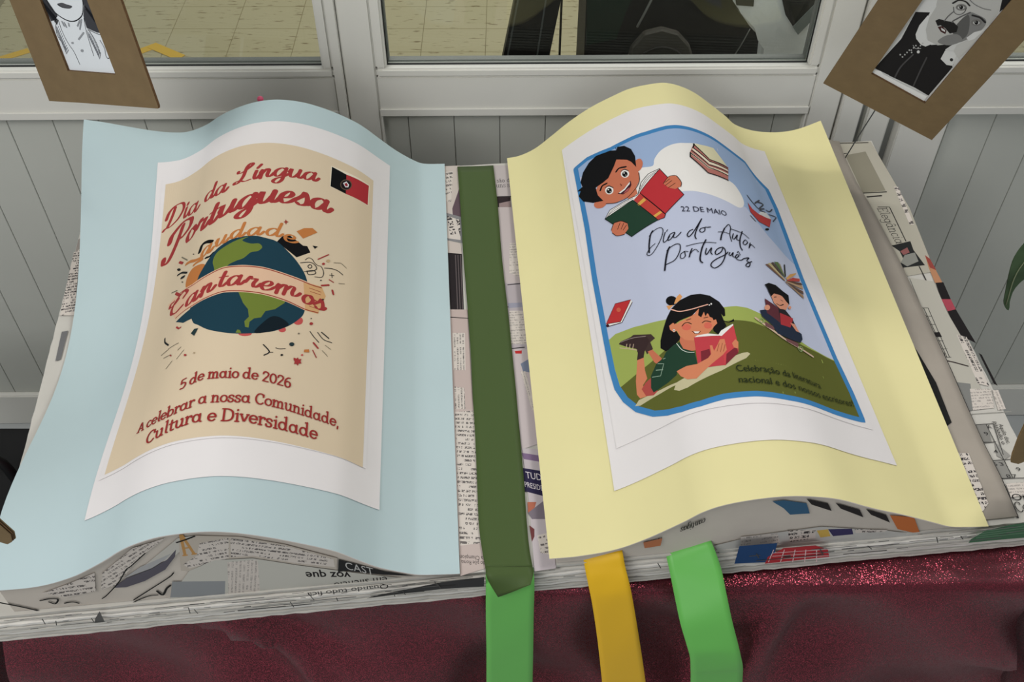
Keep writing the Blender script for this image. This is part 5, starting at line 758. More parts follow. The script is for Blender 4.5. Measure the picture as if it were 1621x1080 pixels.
# ---------------------------------------------------------------- lettering drawn with strokes
def ell(cx,cy,rx,ry,a0=0,a1=360,n=18): return [(cx+rx*math.cos(math.radians(a0+(a1-a0)*i/n)),cy+ry*math.sin(math.radians(a0+(a1-a0)*i/n))) for i in range(n+1)]
def fm(x): return [(x-.17,.05),(x+.17,.05)]
SLAB={' ':(.45,[]),
'a':(1.08,[ell(.42,.48,.33,.42),[(.78,.93),(.78,.12),(.95,.05)]]),'b':(1.0,[[(.15,1.55),(.15,.05)],[(-.02,1.5),(.15,1.5)],ell(.5,.48,.34,.42)]),
'c':(.84,[ell(.45,.48,.36,.42,42,318)]),'d':(1.1,[ell(.42,.48,.33,.42),[(.78,1.55),(.78,.12),(.95,.05)],[(.6,1.5),(.78,1.5)]]),
'e':(.92,[[(.1,.5),(.8,.5)],ell(.45,.48,.36,.42,2,318)]),'i':(.5,[[(.25,.95),(.25,.05)],[(.08,.9),(.25,.9)],fm(.25),[(.25,1.3),(.25,1.36)]]),
'l':(.48,[[(.24,1.55),(.24,.14),(.42,.05)],[(.06,1.5),(.24,1.5)]]),'m':(1.5,[[(.2,.95),(.2,.05)],[(.04,.9),(.2,.9)],[(.2,.62),(.42,.9),(.64,.85),(.7,.6),(.7,.05)],[(.7,.62),(.92,.9),(1.14,.85),(1.2,.6),(1.2,.05)],fm(.2),fm(.7),fm(1.22)]),
'n':(1.02,[[(.2,.95),(.2,.05)],[(.04,.9),(.2,.9)],[(.2,.62),(.42,.9),(.66,.86),(.74,.6),(.74,.05)],fm(.2),fm(.76)]),'o':(.92,[ell(.45,.48,.36,.42)]),
'r':(.72,[[(.2,.95),(.2,.05)],[(.04,.9),(.2,.9)],[(.2,.6),(.38,.86),(.6,.9),(.64,.74)],fm(.2)]),'s':(.78,[[(.64,.74),(.56,.88),(.34,.93),(.14,.8),(.2,.58),(.5,.44),(.62,.24),(.48,.06),(.24,.03),(.1,.14),(.08,.26)]]),
't':(.68,[[(.3,1.25),(.3,.25),(.4,.06),(.6,.08)],[(.06,.9),(.58,.9)]]),'u':(1.04,[[(.04,.9),(.18,.9),(.18,.35),(.3,.08),(.52,.06),(.74,.3)],[(.6,.9),(.76,.9),(.76,.12),(.94,.05)]]),
'v':(.86,[[(.1,.9),(.42,.05),(.76,.9)],[(0,.9),(.22,.9)],[(.64,.9),(.86,.9)]]),'A':(1.15,[[(.12,.05),(.55,1.45),(1.0,.05)],[(.28,.48),(.84,.48)],fm(.12),fm(1.0)]),
'C':(1.15,[ell(.62,.72,.5,.68,45,315),[(.98,1.0),(.98,1.3)]]),'D':(1.25,[[(.22,1.4),(.22,.05)],[(.04,1.4),(.6,1.38),(.98,1.15),(1.08,.72),(.98,.3),(.6,.07),(.04,.05)]]),
'E':(1.05,[[(.22,1.4),(.22,.05)],[(.04,1.4),(.9,1.4),(.9,1.15)],[(.22,.74),(.7,.74)],[(.04,.05),(.92,.05),(.92,.32)]]),'g':(1.0,[ell(.42,.52,.33,.4),[(.76,.95),(.76,-.2),(.6,-.45),(.3,-.48),(.12,-.34)]]),
'â':(1.08,[ell(.42,.48,.33,.42),[(.78,.93),(.78,.12),(.95,.05)],[(.25,1.2),(.46,1.42),(.68,1.2)]]),
'0':(1.0,[ell(.5,.7,.38,.62)]),'2':(.95,[[(.14,1.05),(.2,1.28),(.48,1.38),(.78,1.2),(.76,.9),(.45,.5),(.14,.08)],[(.14,.07),(.85,.07)]]),
'5':(.95,[[(.8,1.34),(.24,1.34),(.2,.78)],[(.2,.76),(.5,.86),(.8,.68),(.82,.34),(.55,.05),(.16,.1)]]),'6':(.98,[[(.78,1.32),(.5,1.3),(.2,.95),(.14,.45),(.3,.1),(.55,.04),(.82,.25),(.82,.6),(.58,.8),(.3,.74),(.16,.5)]]),',':(.4,[[(.18,.1),(.16,-.2)]])}
BOWL=[(.74,.86),(.48,1.),(.16,.76),(.08,.36),(.26,.02),(.54,.18),(.74,.62)]
SCR={' ':(.5,[]),'a':(1.08,[BOWL,[(.80,.98),(.75,.4),(.84,.05),(1.0,.14),(1.16,.45)]]),'d':(1.08,[BOWL,[(.84,1.75),(.78,.9),(.75,.35),(.84,.05),(1,.14),(1.16,.45)]]),
'i':(.52,[[(.2,.98),(.16,.35),(.26,.04),(.42,.14),(.56,.45)],[(.24,1.32),(.26,1.42)]]),'í':(.52,[[(.2,.98),(.16,.35),(.26,.04),(.42,.14),(.56,.45)],[(.22,1.3),(.42,1.65)]]),
'n':(1.0,[[(.02,.62),(.14,.98),(.12,0)],[(.12,.45),(.4,.98),(.6,.86),(.56,.35),(.66,.04),(.86,.14),(1.02,.45)]]),
'm':(1.5,[[(.02,.62),(.14,.98),(.12,0)],[(.12,.45),(.4,.98),(.58,.86),(.56,0)],[(.57,.45),(.86,.98),(1.06,.86),(1.02,.35),(1.12,.04),(1.34,.14),(1.5,.45)]]),
'g':(1.06,[BOWL,[(.80,.98),(.76,.2),(.7,-.45),(.42,-.78),(.12,-.58),(.28,-.25),(.8,.02),(1.12,.42)]]),'u':(1.04,[[(.0,.6),(.12,.98),(.1,.35),(.24,.02),(.5,.18),(.7,.62)],[(.74,.98),(.68,.35),(.78,.04),(.96,.14),(1.1,.45)]]),
'o':(.86,[[(.52,.98),(.2,.8),(.08,.4),(.26,.02),(.58,.14),(.74,.58),(.54,.97),(.62,.74),(.95,.72)]]),'r':(.82,[[(.02,.5),(.2,1.08),(.3,.86),(.58,.9),(.48,.4),(.56,.05),(.74,.14),(.88,.45)]]),
't':(.66,[[(.32,1.5),(.22,.6),(.24,.12),(.42,.02),(.7,.42)],[(.0,1.0),(.6,1.02)]]),'e':(.8,[[(.06,.42),(.46,.5),(.62,.78),(.44,.99),(.15,.75),(.08,.35),(.28,.02),(.6,.12),(.86,.45)]]),
's':(.84,[[(.0,.32),(.34,.8),(.44,1.1),(.64,.55),(.62,.16),(.36,.0),(.14,.14)],[(.5,.08),(.7,.15),(.86,.42)]]),
'D':(1.4,[[(.5,1.62),(.42,.9),(.24,.2),(.0,.05)],[(-.02,.95),(.1,1.5),(.5,1.82),(1.08,1.72),(1.3,1.1),(1.02,.35),(.5,.0),(.1,.12),(-.08,.0)]]),
'L':(1.1,[[(-.1,1.42),(-.05,1.2),(.3,1.25),(.75,1.7),(.85,2.0),(.66,2.08),(.46,1.7),(.4,.7),(.18,.1),(-.1,.0),(-.12,.22),(.2,.28),(.6,.04),(1.05,.12)]]),
'P':(1.15,[[(.62,1.6),(.46,.6),(.2,-.35),(-.1,-.52),(-.18,-.2)],[(-.06,.8),(.02,1.3),(.55,1.85),(1.15,1.75),(1.2,1.2),(.8,.8),(.5,.86)]]),
'C':(1.1,[[(.95,1.25),(1.12,1.65),(.82,1.86),(.35,1.4),(.12,.7),(.24,.1),(.65,.0),(1.1,.42)],[(.1,1.35),(-.18,1.2),(-.12,.88),(.22,.98),(.5,1.3)]]),
'S':(1.1,[[(1.0,1.5),(.8,1.85),(.42,1.6),(.5,1.1),(.85,.7),(.7,.1),(.2,.0),(-.1,.3)]])}
def stroke_mesh(P,W):
    """flat ribbon of varying width along P with rounded ends -> verts, faces"""
    P=np.asarray(P,float); n=len(P)
    if n<2: return [],[]
    T=np.gradient(P,axis=0); L=np.linalg.norm(T,axis=1,keepdims=True); L[L==0]=1; T=T/L; Nn=np.stack([-T[:,1],T[:,0]],1)
    W=np.broadcast_to(np.asarray(W,float),(n,))[:,None]/2
    A=P+Nn*W; B=P-Nn*W; V=[*A,*B]; F=[(i,i+1,n+i+1,n+i) for i in range(n-1)]
    for e,s in ((0,-1),(n-1,1)):
        r=W[e,0]; a=math.atan2(Nn[e,1],Nn[e,0]); k0=len(V)
        for j in range(1,5):
            t=a-s*math.pi*j/5; V.append(P[e]+r*np.array([math.cos(t),math.sin(t)]))
        F.append((e,*range(k0,k0+4),n+e))
    return V,F
_txt={}
def font_mesh(s,bold=False):
    if (s,bold) in _txt: return _txt[(s,bold)]
    c=bpy.data.curves.new('lettering','FONT'); c.body=s; c.size=1; c.resolution_u=3; c.offset=.018 if bold else 0
    o=bpy.data.objects.new('lettering',c); COL.objects.link(o); dg=bpy.context.evaluated_depsgraph_get()
    me=bpy.data.meshes.new_from_object(o.evaluated_get(dg)); V=np.array([v.co[:2] for v in me.vertices]); F=[tuple(p.vertices) for p in me.polygons]
    bpy.data.objects.remove(o); bpy.data.meshes.remove(me); _txt[(s,bold)]=(V,F); return V,F
def text_on_path(font,s,up,path):
    path=np.asarray(path,float); path=catmull(path,8) if len(path)>2 else path
    sl=np.r_[0,np.cumsum(np.linalg.norm(np.diff(path,axis=0),axis=1))]; Lp=sl[-1]; out=[]
    up=np.asarray(up,float); xh=np.linalg.norm(up)
    d=path[-1]-path[0]; d=d/np.linalg.norm(d); pn=np.array([-d[1],d[0]]); 
    if pn@up<0: pn=-pn
    upv=np.array([0,up[1]]) if abs(d[0])>.8 and abs(up[1])>.6*xh else pn*(up@pn)
    if np.linalg.norm(upv)<1e-6: upv=pn*xh
    def place(q): 
        x=q[:,0]*Lp; return np.stack([np.interp(x,sl,path[:,0]),np.interp(x,sl,path[:,1])],1)+np.where(x<0,x,np.where(x>Lp,x-Lp,0))[:,None]*d+q[:,1:2]*upv
    h=np.linalg.norm(upv)
    if font in('sans','sansb') or (font=='serif' and any(ch not in SLAB for ch in s)):
        V,F=font_mesh(s,font=='sansb'); cap=s.upper()==s; 
        if cap: k=.72
        else: k=.54
        q=np.stack([(V[:,0]-V[:,0].min())/(np.ptp(V[:,0])or 1),V[:,1]/k],1)
        return [(place(q),F)]
    tab=SCR if font[:6]=='script' else SLAB; x=0; sh=.12 if font[:6]=='script' else 0; ex=[]
    for ch in s:
        for pts in tab[ch][1]: ex+=[x+p_[0]+sh*p_[1] for p_ in pts]
        x+=tab[ch][0]
    xo=min(ex); tot=max(ex)-xo; x=0
    for ch in s:
        adv,st=tab[ch]
        for pts in st:
            pts=np.array(pts,float)
            big=len(pts)>3
            if font[:6]=='script' or big: pts=catmull(pts,5)
            elif len(pts)==2: pts=resample(pts,4)
            else: pts=resample(pts,10)
            T=np.gradient(pts,axis=0); T/=np.linalg.norm(T,axis=1,keepdims=True)+1e-9
            if font[:6]=='script': Wd=(.10+.18*np.abs(T[:,1])**1.5)*(1.13 if font=='scriptb' else 1)
            else: Wd=np.full(len(pts),.19)*(.78+.22*np.abs(T[:,1]))
            if font=='serif': Wd=Wd*.55
            q=pts.copy(); q[:,0]=(x+pts[:,0]+sh*pts[:,1]-xo)/tot
            out.append(stroke_mesh(place(q),Wd*h))
        x+=adv
    return out
def decal_groups(items,mapper,parent,base=.0003,inc=.000008,curved=None,label=None,extra=None,split=False):
    """flat print: polygons, strokes, lettering (mm) laid on a surface, one mesh per printed motif"""
    groups={}; cur={}
    for idx,it in enumerate(items):
        k,g,pl=it[0],it[1],it[2]; key=(g,pl)
        if split:
            if k=='P' or pl not in cur: cur[pl]=idx
            key=(g,pl,cur[pl])
        if key not in groups: groups[key]=dict(V=[],F=[],M=[],UV=[],mats=[])
        G=groups[key]; parts=[]; uvang=None; m=None
        if k=='P':
            pts=np.array(it[5],float).reshape(-1,2)/10
            if it[4]: pts=catmull(pts,4,closed=True)
            tri=tessellate_polygon([[Vector((*p,0)) for p in pts]]); parts=[(pts,tri)]; m=inkmat(it[3])
        elif k=='S':
            pts=np.array(it[6],float).reshape(-1,2)/10
            if len(pts)==2: pts=resample(pts,max(2,int(np.linalg.norm(pts[1]-pts[0])/4)+2))
            elif it[4]: pts=catmull(pts,5)
            else:
                pts=np.vstack([resample(pts[i:i+2],max(2,int(np.linalg.norm(pts[i+1]-pts[i])/4)+2)) for i in range(len(pts)-1)])
                keep=[0]+[i for i in range(1,len(pts)) if np.linalg.norm(pts[i]-pts[i-1])>1e-6]; pts=pts[keep]
            parts=[stroke_mesh(pts,it[5]/100)]; m=inkmat(it[3])
        elif k=='T':
            parts=text_on_path(it[4],it[5],np.array(it[6])/10,np.array(it[7],float).reshape(-1,2)/10); m=inkmat(it[3])
        elif k=='N':
            pts=np.array(it[6],float).reshape(-1,2)/10; tri=tessellate_polygon([[Vector((*p,0)) for p in pts]]); parts=[(pts,tri)]
            m=newsprint(it[3],it[4]); uvang=math.radians(it[5])
        if m not in G['mats']: G['mats'].append(m)
        mi=G['mats'].index(m)
        for j,(V,F) in enumerate(parts):
            if len(F)==0: continue
            V=np.asarray(V,float); off=base+inc*(idx+j*.05)
            Z=np.zeros(len(V))
            if k!='P' and k!='N' and len(V)>6 and not (k=='T' and it[4] in('sans','sansb')):
                n_=(len(V)-8)//2; Z[:n_]=np.arange(n_)/n_; Z[n_:2*n_]=Z[:n_]; Z[2*n_:2*n_+4]=0; Z[2*n_+4:]=1
            if curved:
                bm=bmesh.new(); vv=[bm.verts.new((*p,z_)) for p,z_ in zip(V,Z)]
                for f in F:
                    try: bm.faces.new([vv[i] for i in f])
                    except ValueError: pass
                for ax,st in ((0,curved[0]),(1,curved[1])):
                    lo,hi=V[:,ax].min(),V[:,ax].max(); x=math.ceil(lo/st)*st
                    while x<hi:
                        co=(x,0,0) if ax==0 else (0,x,0); no=(1,0,0) if ax==0 else (0,1,0)
                        bmesh.ops.bisect_plane(bm,geom=bm.verts[:]+bm.edges[:]+bm.faces[:],plane_co=co,plane_no=no,dist=1e-4); x+=st
                bm.verts.index_update(); V3=np.array([v.co[:] for v in bm.verts]); V=V3[:,:2]; Z=V3[:,2]; F=[[v.index for v in f.verts] for f in bm.faces]; bm.free()
            off=off+Z*inc*.5; k0=len(G['V']); G['V'].extend(mapper(V,off,pl).tolist())
            if uvang is not None: c_,s_=math.cos(uvang),math.sin(uvang); U=np.stack([V[:,0]*c_+V[:,1]*s_,-V[:,0]*s_+V[:,1]*c_],1)
            else: U=V
            G['UV'].extend(U.tolist())
            for f in F: G['F'].append([k0+i for i in f]); G['M'].append(mi)
    for (g,pl,*_r),G in groups.items():
        if not G['F']: continue
        o=mesh(g,G['V'],G['F'],G['mats'],parent,**(extra or {}))
        o.data.polygons.foreach_set('material_index',G['M'])
        ul=o.data.uv_layers.new(name='UVMap'); li=np.zeros(len(o.data.loops),dtype=np.int32); o.data.loops.foreach_get('vertex_index',li)
        ul.data.foreach_set('uv',np.array(G['UV'])[li].ravel())
        if label and g in label: o['label']=label[g]
    return groups
# ---------------------------------------------------------------- colours and surfaces
WHITE=mat('white_lacquered_frame',(206,205,198),.38,k=1.22,noise=.04,nscale=6)
BOARD=mat('white_lacquered_board',(188,190,182),.42,k=1.12,noise=.05,nscale=4)
DARKSEAL=mat('black_rubber_seal',(30,32,32),.6)
PAPER=mat('white_poster_paper',(206,202,202),.55,noise=.03,nscale=9,bump=.05,bscale=60)
NEWS_P=mat('bare_newsprint',(184,176,166),.8,noise=.08,nscale=14,bump=.25,bscale=35)
NEWS_G=mat('crumpled_grey_newsprint',(150,142,132),.8,noise=.12,nscale=12,bump=.3,bscale=30)
def glassmat():
    m=mat('clear_window_glass',(255,255,255),.0); g=NT(m); n=g.n; b=n['Principled BSDF']; out=n['Material Output']
    tr=n.new('ShaderNodeBsdfTransparent'); tr.inputs[0].default_value=(.93,.96,.95,1); gl=n.new('ShaderNodeBsdfGlossy'); gl.inputs['Roughness'].default_value=.0; gl.inputs[0].default_value=(1,1,1,1)
    fr=n.new('ShaderNodeFresnel'); fr.inputs[0].default_value=1.45; mx=n.new('ShaderNodeMixShader'); k=g.math('MULTIPLY',fr.outputs[0],.75)
    g.l.new(k,mx.inputs[0]); g.l.new(tr.outputs[0],mx.inputs[1]); g.l.new(gl.outputs[0],mx.inputs[2]); g.l.new(mx.outputs[0],out.inputs[0]); n.remove(b); return m
GLASS=glassmat()
# ---------------------------------------------------------------- the setting: glazed partition behind the table
WA=math.radians(.6)
def wallroot(name,kind=True,**kw):
    return empty(name,(0,1.35,0),WA,**({'kind':'structure'} if kind else {}),**kw)
Wl=wallroot('wall_back')
# x is along the wall, y=0 its room face, z up
boxes('stile',[(-.267,-.004,0,-.2545,.045,2.2),(-.2545,0,0,-.2535,.04,2.2)],WHITE,Wl)
boxes('stile',[(-.2525,0,0,-.205,.045,2.2)],WHITE,Wl,bev=.002)
boxes('stile',[(.4625,0,0,.508,.045,2.2)],WHITE,Wl,bev=.002)
boxes('stile',[(.511,-.004,0,.545,.045,2.2)],WHITE,Wl,bev=.002)
boxes('post',[(.558,.006,0,.598,.05,2.2)],WHITE,Wl,bev=.003)
boxes('post_groove',[(.545,.02,0,.558,.05,2.2),(.598,.02,0,.612,.05,2.2)],mat('shadow_gap_grey',(150,152,148),.5,k=.9),Wl)
boxes('stile',[(.612,-.002,0,.688,.045,2.2)],WHITE,Wl,bev=.002)
def rail(x0,x1,z0,z1): 
    boxes('rail',[(x0,0,z0,x1,.045,z1)],WHITE,Wl,bev=.002)
    boxes('rail_lip',[(x0,-.003,z0,x1,0,z0+.014)],WHITE,Wl,bev=.0012)
rail(-2.4,-.2675,.754,.826); rail(-.2045,.462,.757,.826); rail(.6885,2.6,.754,.826)
for x0,x1 in ((-2.4,-.2675),(-.2045,.462),(.6885,2.6)): boxes('rail',[(x0,0,.0,x1,.045,.088)],WHITE,Wl,bev=.002)
def boards(x0,x1,first,step=.0722):
    xs=[x0]+[x for x in np.arange(first,x1,step) if x>x0+.004]+[x1]
    for a,b in zip(xs[:-1],xs[1:]): boxes('board',[(a+.0004,.011,.089,b-.0004,.028,.7535)],BOARD,Wl,bev=.0007)
    boxes('board_backing',[(x0,.028,.088,x1,.032,.754)],mat('board_joint_grey',(130,132,128),.6,k=.9),Wl)
boards(-2.4,-.2675,-1.3-.0722*15); boards(-.2045+.0,.462,-.1635); boards(.6885,2.6,.695)
boxes('top_rail',[(-2.4,0,1.9,2.6,.045,2.2)],WHITE,Wl,bev=.002)
# panel reveals
boxes('reveal',[(-.2045,-.0,.088,-.2015,.02,.757),(.4585,0,.088,.4615,.02,.757)],WHITE,Wl)
def window(n,x0,x1,z0=.826,z1=1.9):
    r=wallroot('window_%d'%n); b=.0165; h=.0145
    for nm,q in (('glazing_bead',(x0,-.002,z0,x1,.022,z0+h)),('glazing_bead',(x0,-.002,z1-h,x1,.022,z1)),('glazing_bead',(x0,-.002,z0+h,x0+b,.022,z1-h)),('glazing_bead',(x1-b,-.002,z0+h,x1,.022,z1-h))):
        boxes(nm,[q],WHITE,r,bev=.003)
    boxes('glass_pane',[(x0+b-.003,.014,z0+h-.003,x1-b+.003,.018,z1-h+.003)],GLASS,r)
    s=.0014; X0,X1,Z0,Z1=x0+b,x1-b,z0+h,z1-h
    boxes('rubber_seal',[(X0,.0105,Z0,X1,.0135,Z0+s),(X0,.0105,Z0+s,X0+s,.0135,Z1),(X1-s,.0105,Z0+s,X1,.0135,Z1)],DARKSEAL,r)
    boxes('spacer_bar',[(X0,.019,Z0,X1,.03,Z0+.003),(X0,.019,Z0,X0+.003,.03,Z1),(X1-.003,.019,Z0,X1,.03,Z1)],mat('spacer_aluminium',(150,150,146),.4,k=.8),r)
window(1,-2.38,-.268); window(2,-.2045,.462); window(3,.6885,2.58)
# floors
FLOORM=mat('grey_vinyl_floor',(196,200,200),.25,k=.8,noise=.08,nscale=8)
fl=empty('floor',kind='structure')
boxes('floor_base',[(-3,-2.5,-.02,3,1.42,0)],FLOORM,fl)
TM=mat('beige_speckled_vinyl',(204,192,154),.42,k=1.0)
g=NT(TM); tc=g.n.new('ShaderNodeTexCoord'); mp=g.n.new('ShaderNodeMapping'); mp.inputs['Scale'].default_value=(14,60,1); gp=g.n.new('ShaderNodeNewGeometry')
g.l.new(gp.outputs['Position'],mp.inputs[0]); t=g.n.new('ShaderNodeTexNoise'); t.inputs['Scale'].default_value=1.6; t.inputs['Detail'].default_value=3; g.l.new(mp.outputs[0],t.inputs['Vector'])
r_=g.n.new('ShaderNodeValToRGB'); r_.color_ramp.elements[0].position=.30; r_.color_ramp.elements[0].color=rgb((140,120,84),1); r_.color_ramp.elements[1].position=.40; r_.color_ramp.elements[1].color=rgb((204,192,154),1)
g.l.new(t.outputs['Fac'],r_.inputs[0]); g.l.new(r_.outputs[0],g.n['Principled BSDF'].inputs['Base Color'])
proto=None
boxes('tile_bed',[(-3,1.42,-.02,3,4.6,-.0015)],mat('tile_joint',(160,148,116),.8,k=1),fl)
for i in range(18):
    for j in range(14):
        if proto is None: o=proto=boxes('floor_tile',[(-.0978,-.0678,-.003,.0978,.0678,0)],TM,fl,bev=.0006)
        else: o=proto.copy(); COL.objects.link(o); o.parent=fl
        o.location=(-1.55+.1975*i-.013,1.49+.137*j,0)
# ---------------------------------------------------------------- beyond the glass
YT=mat('yellow_floor_tape',(222,178,60),.5)
def strip(name,a,b,w,m,z=.0006,**kw):
    a=np.array(a);b=np.array(b);d=(b-a)/np.linalg.norm(b-a);n=np.array([-d[1],d[0]])*w/2
    return prism(name,[tuple(a+n),tuple(a-n),tuple(b-n),tuple(b+n)],.0006,m,z=z,**kw)
strip('floor_tape',*BEHIND['tape'][0],.03,YT,label='yellow tape strip on the floor behind the glass, at the far left edge',category='floor tape')
ft=empty('floor_tape',label='yellow tape corner on the floor behind the glass, right of the woman drawing',category='floor tape')
strip('tape_strip',*BEHIND['tape'][1],.03,YT,parent=ft); strip('tape_strip',*BEHIND['tape'][2],.034,YT,z=.0013,parent=ft)
BLKL=mat('black_leather',(24,25,26),.5,k=1); EDGE=mat('grey_seam',(84,88,88),.5)
def slab(name,poly,y,t,m,parent=None,**kw):
    return prism(name,poly,t,m,parent,plane='xz',z=y,**kw)
BH=BEHIND
def ext(a,b,z): t=(z-a[1])/(b[1]-a[1]); return (a[0]+(b[0]-a[0])*t,z)
Bq=BH['board']; bd=empty('black_board',(0,0,0),label='tall black board with thin grey seams leaning behind the middle pane',category='board')
slab('panel',[ext(Bq[0],Bq[3],0.0),ext(Bq[1],Bq[2],0.0),ext(Bq[1],Bq[2],1.25),ext(Bq[0],Bq[3],1.25)],1.75,.03,BLKL,bd)
for k in ('line1','line2'):
    a,b=BH[k]; p,q=ext(a,b,.01),ext(a,b,1.24); slab('seam',[(p[0]-.0015,p[1]),(p[0]+.0015,p[1]),(q[0]+.0015,q[1]),(q[0]-.0015,q[1])],1.7485,.0015,EDGE,bd)
for k,w_,m_,lb in (('postA',.004,mat('dark_bronze_strip',(60,54,42),.5),'thin dark strip beside the black board behind the glass'),('postB',.006,mat('dark_post',(52,50,40),.5),'thin dark upright of a narrow post beyond the black board, behind the glass')):
    a=BH[k]; x=a[0][0]
    o=boxes('narrow_post',[(x-w_/2,1.9,0,x+w_/2,1.92,1.6)],m_,label=lb,category='post')
    if k=='postB': boxes('light_edge',[(x+w_/2,1.897,0,x+w_/2+.007,1.92,1.6)],mat('light_edge_grey',(130,132,118),.4),o)
def closed(poly,k=4): return [tuple(p) for p in catmull(poly,k,closed=True)]
bg=empty('black_bag',label='big black bag with a rounded grey handle, standing behind the middle pane',category='bag')
pb=BH['bag']; base=[(pb[0][0],0.0)]+pb+[(pb[-1][0]+.02,0.0)]
slab('body',base,1.72,.22,mat('black_nylon',(20,20,21),.6,k=1),bg,bev=.006)
slab('green_side_panel',BH['green'],1.716,.006,mat('dark_green_nylon',(24,44,34),.5,k=1),bg)
def band_arc(name,pts,r,m,y): tube(name,[(x,y,z) for x,z in pts],r,m,bg)
GH=mat('grey_brown_webbing',(78,74,68),.6,k=1)
slab('handle_pad',BH['arc1'],1.70,.016,GH,bg,bev=.003); slab('handle_inner',BH['arc2'],1.696,.006,mat('grey_brown_webbing_inner',(62,60,55),.6,k=1),bg)
band_arc('handle_ridge',BH['arc2'],.0025,mat('dark_webbing',(40,37,34),.6,k=1),1.694)
for k in('stick','stick2'): a,b=BH[k]; tube('grey_cord',[(a[0],1.705,a[1]),((a[0]+b[0])/2,1.703,(a[1]+b[1])/2),(b[0],1.705,b[1])],.0022 if k=='stick' else .001,mat('grey_cord_plastic',(120,120,116),.5),bg)
cl=empty('pale_grey_cloth',label='pale blue-grey cloth bundle with a black opening, at the right end of the middle pane',category='cloth')
pc=BH['cloth']; slab('cloth_body',pc[:6]+[(pc[6][0]+.02,0.0),(pc[7][0],0.0)]+pc[8:],1.60,.05,mat('pale_fleece',(186,196,202),.9,k=2.2,bump=.5,bscale=120),cl,bev=.006)
slab('black_opening',BH['hole'],1.596,.006,mat('black_lining',(22,24,22),.6,k=1),cl); slab('grey_band',BH['band'],1.593,.004,mat('grey_piping',(110,116,114),.6),cl); slab('dark_pocket',BH['pocket'],1.595,.006,mat('dark_pocket_grey',(40,42,46),.6,k=1),cl)
# ---------------------------------------------------------------- table and cloth
t=empty('table',(0,0,0),WA,label='table hidden under the dark red cloth, holding the newspaper book',category='table')
TX0,TX1,TY0,TY1=-.525,.545,.533,1.0
boxes('table_top',[(TX0,TY0,.715,TX1,TY1,.744)],mat('pale_laminate',(170,160,140),.5),t,bev=.003)
for x in (TX0+.10,TX1-.13):
    for y in (TY0+.14,TY1-.07): boxes('leg',[(x,y,0,x+.03,y+.03,.715)],mat('grey_steel',(110,112,114),.4,metal=.6),t)
CM=mat('dark_red_glitter_cloth',(70,18,28),.5,k=1.15,spec=.35,sheen=.1,metal=.25)
g=NT(CM); b=g.n['Principled BSDF']; gp=g.n.new('ShaderNodeNewGeometry'); vo=g.n.new('ShaderNodeTexVoronoi'); vo.inputs['Scale'].default_value=1500; g.l.new(gp.outputs['Position'],vo.inputs['Vector'])
wv=g.n.new('ShaderNodeTexWhiteNoise'); wv.noise_dimensions='3D'; g.l.new(vo.outputs['Position'],wv.inputs['Vector'])
sub=g.n.new('ShaderNodeVectorMath'); sub.operation='SUBTRACT'; sub.inputs[1].default_value=(.5,.5,.5); g.l.new(wv.outputs['Color'],sub.inputs[0])
scl=g.n.new('ShaderNodeVectorMath'); scl.operation='SCALE'; scl.inputs['Scale'].default_value=.5; g.l.new(sub.outputs[0],scl.inputs[0])
add=g.n.new('ShaderNodeVectorMath'); g.l.new(scl.outputs[0],add.inputs[0]); g.l.new(gp.outputs['Normal'],add.inputs[1]); nn=g.n.new('ShaderNodeVectorMath'); nn.operation='NORMALIZE'; g.l.new(add.outputs[0],nn.inputs[0])
gl=g.n.new('ShaderNodeBsdfGlossy'); gl.inputs['Color'].default_value=(.62,.10,.15,1); gl.inputs['Roughness'].default_value=.2; g.l.new(nn.outputs[0],gl.inputs['Normal'])
mx=g.n.new('ShaderNodeMixShader'); fl_=g.math('MULTIPLY',g.math('GREATER_THAN',wv.outputs['Value'],.62),.62); g.l.new(fl_,mx.inputs[0]); g.l.new(b.outputs[0],mx.inputs[1]); g.l.new(gl.outputs[0],mx.inputs[2]); g.l.new(mx.outputs[0],g.n['Material Output'].inputs[0])
